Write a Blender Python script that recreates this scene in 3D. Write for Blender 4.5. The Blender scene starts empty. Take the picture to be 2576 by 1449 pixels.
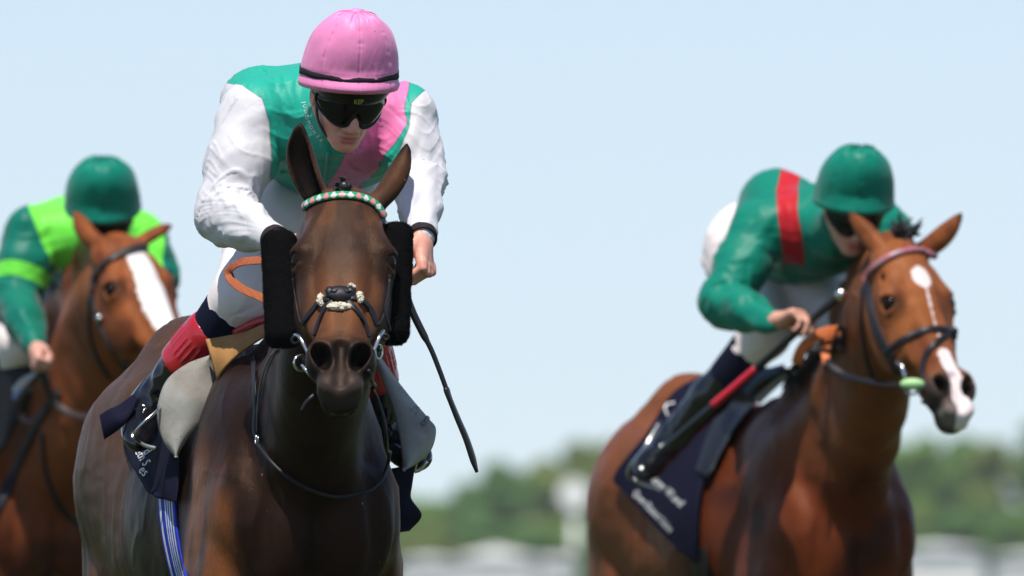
import bpy, math, numpy as np
from mathutils import Vector, Matrix, Euler

# ------------------------------------------------------------------ camera, sky, sun, exposure
scene = bpy.context.scene
R = math.radians
CAM_Y, CAM_Z, LENS, SENSOR = -33.3333, 1.0, 500.0, 36.0
cam_data = bpy.data.cameras.new('camera')
cam_data.lens = LENS; cam_data.sensor_width = SENSOR
cam_data.clip_start = 0.5; cam_data.clip_end = 6000
cam_data.dof.use_dof = True
cam_data.dof.focus_distance = 33.8
cam_data.dof.aperture_fstop = 7.0
cam = bpy.data.objects.new('camera', cam_data)
scene.collection.objects.link(cam)
PITCH = math.atan2(1.67 - CAM_Z, -CAM_Y)
cam.location = (0, CAM_Y, CAM_Z)
cam.rotation_euler = (R(90) + PITCH, 0, 0)
scene.camera = cam

SUN_EL, SUN_AZ = 66.0, 16.0        # azimuth measured from the viewer's side of the horses towards the left of the picture
sun_dir = Vector((-math.cos(R(SUN_EL))*math.sin(R(SUN_AZ)), -math.cos(R(SUN_EL))*math.cos(R(SUN_AZ)), math.sin(R(SUN_EL))))
world = bpy.data.worlds.new('World'); scene.world = world
world.use_nodes = True
wn = world.node_tree; wn.nodes.clear()
w_out = wn.nodes.new('ShaderNodeOutputWorld')
w_bg = wn.nodes.new('ShaderNodeBackground')
w_sky = wn.nodes.new('ShaderNodeTexSky'); w_sky.sky_type = 'NISHITA'
w_sky.sun_disc = False
w_sky.sun_elevation = R(SUN_EL)
w_sky.sun_rotation = math.atan2(sun_dir.x, sun_dir.y)
w_sky.altitude = 0; w_sky.air_density = 0.62; w_sky.dust_density = 0.0; w_sky.ozone_density = 1.0
w_tc = wn.nodes.new('ShaderNodeTexCoord'); w_map = wn.nodes.new('ShaderNodeVectorMath'); w_map.operation = 'MULTIPLY_ADD'
w_map.inputs[1].default_value = (1, 1, 0.40); w_map.inputs[2].default_value = (0, 0, 0.030)     # a clear summer horizon
w_nrm = wn.nodes.new('ShaderNodeVectorMath'); w_nrm.operation = 'NORMALIZE'
wn.links.new(w_tc.outputs['Generated'], w_map.inputs[0]); wn.links.new(w_map.outputs[0], w_nrm.inputs[0]); wn.links.new(w_nrm.outputs[0], w_sky.inputs[0])
w_tint = wn.nodes.new('ShaderNodeMix'); w_tint.data_type = 'RGBA'; w_tint.blend_type = 'MULTIPLY'
w_tint.inputs['Factor'].default_value = 1.0
w_tint.inputs['B'].default_value = (0.93, 0.86, 0.87, 1)
wn.links.new(w_sky.outputs[0], w_tint.inputs['A'])
wn.links.new(w_tint.outputs['Result'], w_bg.inputs['Color'])
w_bg.inputs['Strength'].default_value = 0.106
wn.links.new(w_bg.outputs[0], w_out.inputs['Surface'])

sun_data = bpy.data.lights.new('sun', 'SUN')
sun_data.energy = 4.2; sun_data.angle = R(0.53); sun_data.color = (1.0, 0.95, 0.88)
sun = bpy.data.objects.new('sun', sun_data)
scene.collection.objects.link(sun)
sun.rotation_euler = sun_dir.to_track_quat('Z', 'Y').to_euler()
sun.location = (-20, -20, 60)

vs = scene.view_settings
vs.view_transform = 'Standard'; vs.look = 'None'; vs.exposure = 0.38; vs.gamma = 1.0; vs.use_curve_mapping = False
scene.render.engine = 'CYCLES'
scene.cycles.use_denoising = True
scene.cycles.max_bounces = 8

COL = scene.collection

# ------------------------------------------------------------------ small maths
def A(*v): return np.array(v if len(v) > 1 else v[0], dtype=np.float64)
def unit(v):
    v = np.asarray(v, float); return v/ (np.linalg.norm(v) + 1e-12)
_cp, _sp = math.cos(PITCH), math.sin(PITCH)
def P(px, py, y=0.0):
    """World point seen at (px, py) of the 2576 px wide photograph, y metres behind the plane in focus."""
    u = (px - 1288.0)/2576.0*SENSOR/LENS
    v = (724.5 - py)/2576.0*SENSOR/LENS
    d = np.array([u, _cp - v*_sp, _sp + v*_cp])
    t = (y - CAM_Y)/d[1]
    return np.array([0, CAM_Y, CAM_Z]) + d*t
def spline(pts, n, closed=False):
    """Catmull-Rom through pts (rows of any length), n samples."""
    p = np.asarray(pts, float)
    m = len(p)
    if closed: q = np.vstack([p[-1], p, p[0], p[1]]); seg = m
    else: q = np.vstack([2*p[0]-p[1], p, 2*p[-1]-p[-2]]); seg = m-1
    t = np.linspace(0, seg, n, endpoint=not closed)
    i = np.minimum(t.astype(int), seg-1); f = (t - i)[:, None]
    p0, p1, p2, p3 = q[i], q[i+1], q[i+2], q[i+3]
    return 0.5*((2*p1) + (-p0+p2)*f + (2*p0-5*p1+4*p2-p3)*f**2 + (-p0+3*p1-3*p2+p3)*f**3)
def _hash(ix, iy, iz, seed):
    h = (ix.astype(np.int64)*374761393 + iy.astype(np.int64)*668265263 + iz.astype(np.int64)*2147483647 + seed*1274126177) & 0xffffffff
    h = ((h ^ (h >> 13))*1274126177) & 0xffffffff
    h = (h ^ (h >> 16)) & 0xffff
    return h/32767.5 - 1.0
def noise(p, seed=0):
    """Smooth value noise, -1..1, on an (n,3) array."""
    p = np.asarray(p, float); i = np.floor(p).astype(np.int64); f = p - i
    f = f*f*f*(f*(f*6-15)+10)
    o = 0
    for a in (0, 1):
        for b in (0, 1):
            for c in (0, 1):
                w = (f[:, 0] if a else 1-f[:, 0])*(f[:, 1] if b else 1-f[:, 1])*(f[:, 2] if c else 1-f[:, 2])
                o = o + w*_hash(i[:, 0]+a, i[:, 1]+b, i[:, 2]+c, seed)
    return o
def fbm(p, oct=3, seed=0):
    s, a, o = 1.0, 1.0, 0
    for k in range(oct):
        o = o + a*noise(np.asarray(p)*s + 17.3*k, seed+k); s *= 2.03; a *= 0.5
    return o
def sstep(a, b, x):
    t = np.clip((x-a)/(b-a), 0, 1); return t*t*(3-2*t)
def mixc(c0, c1, f):
    return np.asarray(c0)*(1-f)[:, None] + np.asarray(c1)*f[:, None]

# ------------------------------------------------------------------ implicit volumes -> quads
class Vol:
    def __init__(s, ax, ay, az):
        s.ax = [np.asarray(ax, np.float32), np.asarray(ay, np.float32), np.asarray(az, np.float32)]
        s.d = np.full([len(a) for a in s.ax], 0.5, np.float32)
    @staticmethod
    def axis(lo, hi, step, fine=()):
        """Ascending samples from lo to hi: step apart, or finer inside the (lo, hi, step) ranges given."""
        out = [lo]
        while out[-1] < hi:
            x = out[-1]; st = step
            for (a, b, f) in fine:
                if a - 0.02 <= x <= b: st = min(st, f)
                elif x < a: st = min(st, max(f, min(step, (a-x)*0.5 + f)))
            out.append(x + st)
        return np.array(out)
    def _win(s, lo, hi):
        sl = []
        for k in range(3):
            a = max(0, int(np.searchsorted(s.ax[k], lo[k])) - 1)
            b = min(len(s.ax[k]), int(np.searchsorted(s.ax[k], hi[k])) + 1)
            if b - a < 2: return None
            sl.append(slice(a, b))
        return tuple(sl)
    def _mix(s, fn, lo, hi, k, sub):
        m = k + 0.03
        w = s._win(np.asarray(lo)-m, np.asarray(hi)+m)
        if w is None: return
        X = s.ax[0][w[0]][:, None, None]; Y = s.ax[1][w[1]][None, :, None]; Z = s.ax[2][w[2]][None, None, :]
        n = fn(X, Y, Z).astype(np.float32); d = s.d[w]
        if sub:
            n = -n
            h = np.clip(0.5 - 0.5*(n - d)/k, 0, 1) if k > 0 else None
            # smooth maximum of d and -n
            h = np.clip(0.5 + 0.5*(n - d)/k, 0, 1)
            s.d[w] = d*(1-h) + n*h + k*h*(1-h)
        else:
            h = np.clip(0.5 + 0.5*(d - n)/k, 0, 1)
            s.d[w] = d*(1-h) + n*h - k*h*(1-h)
    def cone(s, a, b, ra, rb, k=0.02, flat=None, sub=False):
        """Round cone a->b. flat=(axis, f): thickness across axis divided by f."""
        a = np.asarray(a, np.float64); b = np.asarray(b, np.float64)
        ba = b - a
        r = max(ra, rb)
        lo = np.minimum(a, b) - r; hi = np.maximum(a, b) + r
        if flat is not None:
            u = unit(flat[0]); f = flat[1]
            ba2 = ba + u*(f-1)*np.dot(ba, u)
        else: ba2 = ba
        L2 = float(np.dot(ba2, ba2)) + 1e-12
        def fn(X, Y, Z):
            x, y, z = X-np.float32(a[0]), Y-np.float32(a[1]), Z-np.float32(a[2])
            if flat is not None:
                q = (x*u[0] + y*u[1] + z*u[2])*(f-1)
                x, y, z = x+u[0]*q, y+u[1]*q, z+u[2]*q
            h = np.clip((x*ba2[0] + y*ba2[1] + z*ba2[2])/L2, 0, 1)
            dx, dy, dz = x-h*ba2[0], y-h*ba2[1], z-h*ba2[2]
            d = np.sqrt(dx*dx+dy*dy+dz*dz) - (ra + (rb-ra)*h)
            return d/(max(1.0, f) ** .5) if flat is not None else d
        s._mix(fn, lo, hi, k, sub)
    def ell(s, c, r, k=0.02, Rm=None, sub=False):
        """Ellipsoid; rows of Rm are its axes."""
        c = np.asarray(c, float); r = np.asarray(r, float)
        M = np.eye(3) if Rm is None else np.asarray(Rm, float)
        ext = np.sqrt(((M*r[:, None])**2).sum(0))
        def fn(X, Y, Z):
            x, y, z = X-np.float32(c[0]), Y-np.float32(c[1]), Z-np.float32(c[2])
            k0 = 0; k1 = 0
            for i in range(3):
                q = (x*M[i, 0]+y*M[i, 1]+z*M[i, 2])/r[i]
                k0 = k0 + q*q; k1 = k1 + (q/r[i])**2
            k0 = np.sqrt(k0); k1 = np.sqrt(k1) + 1e-9
            return k0*(k0-1)/k1
        s._mix(fn, c-ext, c+ext, k, sub)
    def chain(s, pts, rs, k=0.02, flat=None, sub=False):
        for i in range(len(pts)-1): s.cone(pts[i], pts[i+1], rs[i], rs[i+1], k, flat, sub)
    def mesh(s):
        d = s.d; neg = d < 0
        nx, ny, nz = d.shape
        c = np.zeros((nx-1, ny-1, nz-1), np.uint8)
        for a in (0, 1):
            for b in (0, 1):
                for e in (0, 1):
                    c += neg[a:nx-1+a, b:ny-1+b, e:nz-1+e]
        mix = (c > 0) & (c < 8)
        idx = np.argwhere(mix)
        vid = np.full(mix.shape, -1, np.int32); vid[mix] = np.arange(len(idx))
        corners = {}
        for a in (0, 1):
            for b in (0, 1):
                for e in (0, 1):
                    corners[a, b, e] = d[idx[:, 0]+a, idx[:, 1]+b, idx[:, 2]+e]
        acc = np.zeros((len(idx), 3)); cnt = np.zeros(len(idx))
        ks = list(corners)
        for p in ks:
            for q in ks:
                df = [q[i]-p[i] for i in range(3)]
                if sum(df) == 1 and min(df) >= 0:
                    v0, v1 = corners[p], corners[q]
                    m = (v0 < 0) != (v1 < 0)
                    t = np.where(m, v0/np.where(m, v0-v1, 1), 0)
                    for i in range(3): acc[:, i] += np.where(m, p[i] + t*df[i], 0)
                    cnt += m
        pos = idx + acc/cnt[:, None]
        V = np.empty_like(pos)
        for i in range(3): V[:, i] = np.interp(pos[:, i], np.arange(len(s.ax[i])), s.ax[i])
        F = []
        for ax in range(3):
            n0 = np.take(neg, range(0, d.shape[ax]-1), ax); n1 = np.take(neg, range(1, d.shape[ax]), ax)
            e = np.argwhere(n0 != n1)
            o1, o2 = [k for k in range(3) if k != ax]
            ok = (e[:, o1] > 0) & (e[:, o2] > 0) & (e[:, o1] < d.shape[o1]-1) & (e[:, o2] < d.shape[o2]-1)
            e = e[ok]
            q = []
            for (a, b) in ((1, 1), (0, 1), (0, 0), (1, 0)):
                t = e.copy(); t[:, o1] -= a; t[:, o2] -= b
                q.append(vid[t[:, 0], t[:, 1], t[:, 2]])
            q = np.stack(q, 1)
            inside_first = neg[e[:, 0], e[:, 1], e[:, 2]]
            flip = inside_first ^ (ax == 1)
            q[~flip] = q[~flip][:, ::-1]
            F.append(q)
        return V, np.vstack(F)
def vnormals(V, F):
    a = V[F[:, 2]]-V[F[:, 0]]; b = V[F[:, 3]]-V[F[:, 1]]
    n = np.cross(a, b); N = np.zeros_like(V)
    for i in range(4): np.add.at(N, F[:, i], n)
    return N/(np.linalg.norm(N, axis=1)[:, None] + 1e-12)
def keep_main(V, F):
    """Only the largest connected piece."""
    lab = np.arange(len(V))
    while True:
        m = lab[F].min(1); new = lab.copy()
        for i in range(4): np.minimum.at(new, F[:, i], m)
        new = new[new]
        if (new == lab).all(): break
        lab = new
    u, c = np.unique(lab, return_counts=True)
    g = u[c.argmax()]; kv = lab == g
    mp = np.cumsum(kv)-1
    return V[kv], mp[F[kv[F[:, 0]]]]

# ------------------------------------------------------------------ objects
def org(parent):
    o = np.zeros(3)
    while parent is not None:
        o += np.array(parent.location); parent = parent.parent
    return o
def props(o, label=None, cat=None, group=None, kind=None):
    if label: o['label'] = label
    if cat: o['category'] = cat
    if group: o['group'] = group
    if kind: o['kind'] = kind
    return o
def empty(name, loc, label=None, cat=None, group=None):
    o = bpy.data.objects.new(name, None); COL.objects.link(o)
    o.location = tuple(loc); o.empty_display_size = 0.1
    return props(o, label, cat, group)
def mk(name, V, F, mat, parent=None, loc=None, attrs=None, smooth=True, kind=None, label=None):
    """One mesh object from world-space vertices. attrs: {name: (n,) floats or (n,3) colours}."""
    V = np.asarray(V, float)
    o0 = org(parent) if parent is not None else (np.zeros(3) if loc is None else np.asarray(loc, float))
    me = bpy.data.meshes.new(name)
    W = (V - o0).astype(np.float32)
    if isinstance(F, np.ndarray):
        k = F.shape[1]; me.vertices.add(len(W)); me.vertices.foreach_set('co', W.ravel())
        me.loops.add(F.size); me.loops.foreach_set('vertex_index', F.astype(np.int32).ravel())
        me.polygons.add(len(F)); me.polygons.foreach_set('loop_start', np.arange(0, F.size, k, dtype=np.int32))
        me.update(calc_edges=True)
    else:
        me.from_pydata([tuple(v) for v in W], [], [tuple(f) for f in F])
    if smooth: me.polygons.foreach_set('use_smooth', np.ones(len(me.polygons), bool))
    for an, av in (attrs or {}).items():
        av = np.asarray(av, np.float32)
        if av.ndim == 1:
            at = me.attributes.new(an, 'FLOAT', 'POINT'); at.data.foreach_set('value', av)
        else:
            at = me.attributes.new(an, 'FLOAT_COLOR', 'POINT')
            at.data.foreach_set('color', np.hstack([av, np.ones((len(av), 1), np.float32)]).ravel())
    me.update(); me.validate()
    if mat is not None: me.materials.append(mat)
    o = bpy.data.objects.new(name, me); COL.objects.link(o)
    if parent is not None: o.parent = parent
    elif loc is not None: o.location = tuple(o0)
    if kind: o['kind'] = kind
    if label: o['label'] = label
    return o
class MB:
    """Collects pieces that belong to ONE object."""
    def __init__(s): s.V = []; s.F = []; s.n = 0; s.at = []; s.P = []
    def add(s, V, F, a=0.0):
        V = np.asarray(V, float)
        s.P.append((V, [list(map(int, f)) for f in F])); s.V.append(V); s.at.append(np.full(len(V), a) if np.isscalar(a) else np.asarray(a, float))
        for f in (F.tolist() if isinstance(F, np.ndarray) else F): s.F.append([i+s.n for i in f])
        s.n += len(V); return s
    def tube(s, pts, r, seg=10, up=None, flat=1.0, caps=True, closed=False, a=0.0):
        """Round (or flattened: width r, thickness r*flat along up) tube through pts; r may be an array."""
        p = np.asarray(pts, float); n = len(p); r = np.broadcast_to(np.asarray(r, float), (n,))
        t = np.gradient(p, axis=0)
        if closed: t = np.roll(p, -1, 0) - np.roll(p, 1, 0)
        t /= np.linalg.norm(t, axis=1)[:, None] + 1e-12
        if up is None:
            u = np.cross(t[0], [0.13, 0.31, 0.94]); u = unit(u); U = []
            for k in range(n):
                u = unit(u - t[k]*np.dot(u, t[k])); U.append(u)
            U = np.array(U)
        else:
            up = np.broadcast_to(np.asarray(up, float), (n, 3))
            U = up - t*(up*t).sum(1)[:, None]; U /= np.linalg.norm(U, axis=1)[:, None] + 1e-12
        S = np.cross(t, U)
        an = np.linspace(0, 2*np.pi, seg, endpoint=False)
        ca, sa = np.cos(an), np.sin(an)
        if flat < 0.6:  # strap-like: squarer section
            ca = np.sign(ca)*np.abs(ca)**0.35; sa = np.sign(sa)*np.abs(sa)**0.5
        V = p[:, None, :] + (S[:, None, :]*ca[None, :, None] + U[:, None, :]*(sa*flat)[None, :, None])*r[:, None, None]
        V = V.reshape(-1, 3); F = []
        for k in range(n if closed else n-1):
            k2 = (k+1) % n
            for j in range(seg):
                j2 = (j+1) % seg
                F.append([k*seg+j, k*seg+j2, k2*seg+j2, k2*seg+j])
        if caps and not closed:
            F.append(list(range(seg))[::-1]); F.append([(n-1)*seg+j for j in range(seg)])
        return s.add(V, F, a)
    def ball(s, c, r, Rm=None, nu=16, nv=10, a=0.0):
        r = np.broadcast_to(np.asarray(r, float), (3,)); M = np.eye(3) if Rm is None else np.asarray(Rm)
        th = np.linspace(0, np.pi, nv+1); ph = np.linspace(0, 2*np.pi, nu, endpoint=False)
        T, H = np.meshgrid(th[1:-1], ph, indexing='ij')
        L = np.stack([np.sin(T)*np.cos(H), np.sin(T)*np.sin(H), np.cos(T)], -1).reshape(-1, 3)
        L = np.vstack([L, [[0, 0, 1], [0, 0, -1]]])*r
        V = np.asarray(c) + L@M; F = []
        for i in range(nv-2):
            for j in range(nu):
                j2 = (j+1) % nu; F.append([i*nu+j, (i+1)*nu+j, (i+1)*nu+j2, i*nu+j2])
        t, b = len(V)-2, len(V)-1
        for j in range(nu):
            j2 = (j+1) % nu; F.append([t, j, j2]); F.append([b, (nv-2)*nu+j2, (nv-2)*nu+j])
        return s.add(V, F, a)
    def sheet(s, G, thick, a=None, face=False):
        """Grid G (nu,nv,3) as a sheet with thickness to the back of its normal."""
        if face:
            N = np.cross(np.gradient(G, axis=0), np.gradient(G, axis=1)).sum((0, 1))
            if np.dot(N, np.array([0, CAM_Y, CAM_Z]) - G.mean((0, 1))) < 0:
                G = G[:, ::-1]; a = None if a is None else np.asarray(a)[:, ::-1]
        nu, nv = G.shape[:2]
        du = np.gradient(G, axis=0); dv = np.gradient(G, axis=1)
        N = np.cross(du, dv); N /= np.linalg.norm(N, axis=2)[..., None] + 1e-12
        B = G - N*thick
        V = np.vstack([G.reshape(-1, 3), B.reshape(-1, 3)]); o = nu*nv; F = []
        for i in range(nu-1):
            for j in range(nv-1):
                q = [i*nv+j, (i+1)*nv+j, (i+1)*nv+j+1, i*nv+j+1]
                F.append(q); F.append([x+o for x in q[::-1]])
        rim = [i*nv for i in range(nu)] + [(nu-1)*nv+j for j in range(1, nv)] + [i*nv+nv-1 for i in range(nu-2, -1, -1)] + [j for j in range(nv-2, 0, -1)]
        for k in range(len(rim)):
            x, y = rim[k], rim[(k+1) % len(rim)]
            F.append([y, x, x+o, y+o])
        if a is None: av = 0.0
        else: av = np.concatenate([np.ravel(a), np.ravel(a)])
        return s.add(V, F, av)
    def box(s, c, size, Rm=None, a=0.0):
        M = np.eye(3) if Rm is None else np.asarray(Rm)
        L = np.array([[x, y, z] for x in (-.5, .5) for y in (-.5, .5) for z in (-.5, .5)])*np.asarray(size)
        return s.add(np.asarray(c)+L@M, [[0, 1, 3, 2], [4, 6, 7, 5], [0, 4, 5, 1], [2, 3, 7, 6], [0, 2, 6, 4], [1, 5, 7, 3]], a)
    def build(s, name, mat, parent=None, loc=None, smooth=True, attr=None, split=False, **kw):
        if split: return [mk(name, V, F, mat, parent, loc, None, smooth, **kw) for V, F in s.P]
        return mk(name, np.vstack(s.V), s.F, mat, parent, loc, {attr: np.concatenate(s.at)} if attr else None, smooth, **kw)

# ------------------------------------------------------------------ materials
class NT:
    def __init__(s, name):
        s.m = bpy.data.materials.new(name); s.m.use_nodes = True
        s.t = s.m.node_tree; s.b = s.t.nodes['Principled BSDF']; s._h = None
    def n(s, typ, **kw):
        o = s.t.nodes.new(typ)
        for k, v in kw.items():
            if k in o.inputs: o.inputs[k].default_value = v
            else: setattr(o, k, v)
        return o
    def l(s, a, b): s.t.links.new(a, b)
    def coord(s, scale=(1, 1, 1), rot=(0, 0, 0)):
        c = s.n('ShaderNodeTexCoord'); m = s.n('ShaderNodeMapping')
        m.inputs['Scale'].default_value = scale; m.inputs['Rotation'].default_value = rot
        s.l(c.outputs['Object'], m.inputs['Vector']); return m.outputs[0]
    def noise(s, vec, scale, detail=3, rough=.55, dist=0.0):
        o = s.n('ShaderNodeTexNoise'); o.inputs['Scale'].default_value = scale; o.inputs['Detail'].default_value = detail
        o.inputs['Roughness'].default_value = rough; o.inputs['Distortion'].default_value = dist
        s.l(vec, o.inputs['Vector']); return o.outputs['Fac']
    def ramp(s, fac, stops, interp='LINEAR'):
        r = s.n('ShaderNodeValToRGB'); r.color_ramp.interpolation = interp
        e = r.color_ramp.elements
        while len(e) > 1: e.remove(e[-1])
        e[0].position = stops[0][0]; e[0].color = (*stops[0][1], 1)
        for p, c in stops[1:]:
            x = e.new(p); x.color = (*c, 1)
        s.l(fac, r.inputs[0]); return r.outputs[0]
    def attr(s, name): 
        return s.n('ShaderNodeAttribute', attribute_name=name)
    def mix(s, a, b, fac, blend='MIX'):
        o = s.n('ShaderNodeMix', data_type='RGBA', blend_type=blend)
        for v, k in ((a, 'A'), (b, 'B')):
            if isinstance(v, (tuple, list)): o.inputs[k].default_value = (*v, 1)
            else: s.l(v, o.inputs[k])
        if isinstance(fac, (int, float)): o.inputs['Factor'].default_value = fac
        else: s.l(fac, o.inputs['Factor'])
        return o.outputs['Result']
    def math(s, op, a, b=None, c=None, clamp=False):
        o = s.n('ShaderNodeMath', operation=op, use_clamp=clamp)
        for i, v in enumerate((a, b, c)):
            if v is None: continue
            if isinstance(v, (int, float)): o.inputs[i].default_value = v
            else: s.l(v, o.inputs[i])
        return o.outputs[0]
    def base(s, c):
        if isinstance(c, (tuple, list)): s.b.inputs['Base Color'].default_value = (*c, 1)
        else: s.l(c, s.b.inputs['Base Color'])
        return s
    def bump(s, h, dist, strength=1.0):
        o = s.n('ShaderNodeBump'); o.inputs['Distance'].default_value = dist; o.inputs['Strength'].default_value = strength
        s.l(h, o.inputs['Height'])
        if s._h is not None: s.l(s._h, o.inputs['Normal'])
        s._h = o.outputs[0]; s.l(s._h, s.b.inputs['Normal']); return s
    def set(s, rough=None, spec=None, metal=None, sheen=None, coat=None, sss=None, sheen_tint=None, aniso=None):
        i = s.b.inputs
        if rough is not None: i['Roughness'].default_value = rough
        if spec is not None: i['Specular IOR Level'].default_value = spec
        if metal is not None: i['Metallic'].default_value = metal
        if sheen is not None: i['Sheen Weight'].default_value = sheen; i['Sheen Roughness'].default_value = 0.4
        if sheen_tint is not None: i['Sheen Tint'].default_value = (*sheen_tint, 1)
        if coat is not None: i['Coat Weight'].default_value = coat; i['Coat Roughness'].default_value = 0.15
        if sss is not None:
            i['Subsurface Weight'].default_value = sss; i['Subsurface Radius'].default_value = (1, .35, .2); i['Subsurface Scale'].default_value = .006
        return s
def simple(name, col, rough=.5, spec=.5, metal=0.0, var=.15, vscale=30, bump=0.0, bscale=200, **kw):
    t = NT(name); v = t.noise(t.coord(), vscale)
    c = t.mix(tuple(x*(1-var) for x in col), tuple(min(1, x*(1+var)) for x in col), v)
    t.base(c).set(rough=rough, spec=spec, metal=metal, **kw)
    if bump: t.bump(t.noise(t.coord(), bscale), bump)
    return t.m

# ------------------------------------------------------------------ setting: turf, distance
def plane_mesh(name, pts, mat, z=0.0, kind='structure'):
    return mk(name, [[x, y, z] for x, y in pts], [list(range(len(pts)))], mat, None, (0, 0, 0), smooth=False, kind=kind)
t = NT('turf')
v1 = t.noise(t.coord(), 0.02, 4); v2 = t.noise(t.coord(), 3.0, 5)
c = t.mix((.055, .080, .028), (.085, .105, .040), v1); c = t.mix(c, (.040, .058, .020), v2)
t.base(c).set(rough=.9, spec=.1).bump(v2, .05); M_turf = t.m
plane_mesh('ground', [(-4000, -200), (4000, -200), (4000, 5000), (-4000, 5000)], M_turf)

# ------------------------------------------------------------------ horses
class Frame:
    def __init__(s, o, x, y, z): s.o = np.asarray(o, float); s.M = np.array([unit(x), unit(y), unit(z)])
    def __call__(s, a, b, c): return s.o + np.array([a, b, c])@s.M
    def vec(s, a, b, c): return np.array([a, b, c])@s.M
    def inv(s, V): return (np.asarray(V) - s.o)@s.M.T
def head_frame(o, pitch, yaw, roll):
    """x = animal's side towards picture right, y = down the face, z = out of the face."""
    th, ps, ro = R(pitch), R(yaw), R(roll)
    L = np.array([0, -math.sin(th), -math.cos(th)]); N = np.array([0, -math.cos(th), math.sin(th)]); X = np.array([1., 0, 0])
    Ry = np.array(Matrix.Rotation(ro, 3, 'Y')); Rz = np.array(Matrix.Rotation(ps, 3, 'Z'))
    f = lambda v: Rz@(Ry@v)
    return Frame(o, f(X), f(L), f(N))
def coat_material(name, rough=.40, spec=.16, hair=1.0, flecks=.7, white=(.78, .74, .70)):
    t = NT(name)
    col = t.attr('Col').outputs['Color']
    n1 = t.noise(t.coord(), 9, 4); n2 = t.noise(t.coord((90, 90, 15)), 5, 3, .65, .15); n3 = t.noise(t.coord((14, 10, 7)), 1, 3, .6)
    c = t.mix(col, t.mix(col, (.45, .42, .42), 1.0, 'MULTIPLY'), t.math('MULTIPLY_ADD', n1, 1.5, -.45, clamp=True))
    c = t.mix(c, t.mix(col, (1.5, 1.45, 1.4), 1.0, 'MULTIPLY'), t.math('MULTIPLY_ADD', n2, 1.6, -.6, clamp=True))
    mk_ = t.attr('mark').outputs['Fac']
    edge = t.math('ADD', mk_, t.math('MULTIPLY_ADD', t.noise(t.coord(), 60, 3), .012, -.006)); edge = t.math('ADD', edge, t.math('MULTIPLY_ADD', t.noise(t.coord((1, 1, .4)), 190, 2), .010, -.005))
    w = t.math('MULTIPLY_ADD', edge, 220, .5, clamp=True)
    c = t.mix(c, white, w)
    fl = t.math('MULTIPLY_ADD', t.noise(t.coord(), 70, 1, .5), 30, -24.2, clamp=True)
    c = t.mix(c, (.42, .40, .37), t.math('MULTIPLY', fl, flecks))
    t.base(c).set(rough=rough, spec=spec); t.b.inputs['Specular Tint'].default_value = (1.0, .62, .42, 1)
    t.l(t.math('MULTIPLY_ADD', n3, .42, rough-.20), t.b.inputs['Roughness'])
    t.bump(n2, .0011*hair).bump(t.noise(t.coord((1, 1, .5)), 26, 3, .6), .0030*hair)
    return t.m

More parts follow.
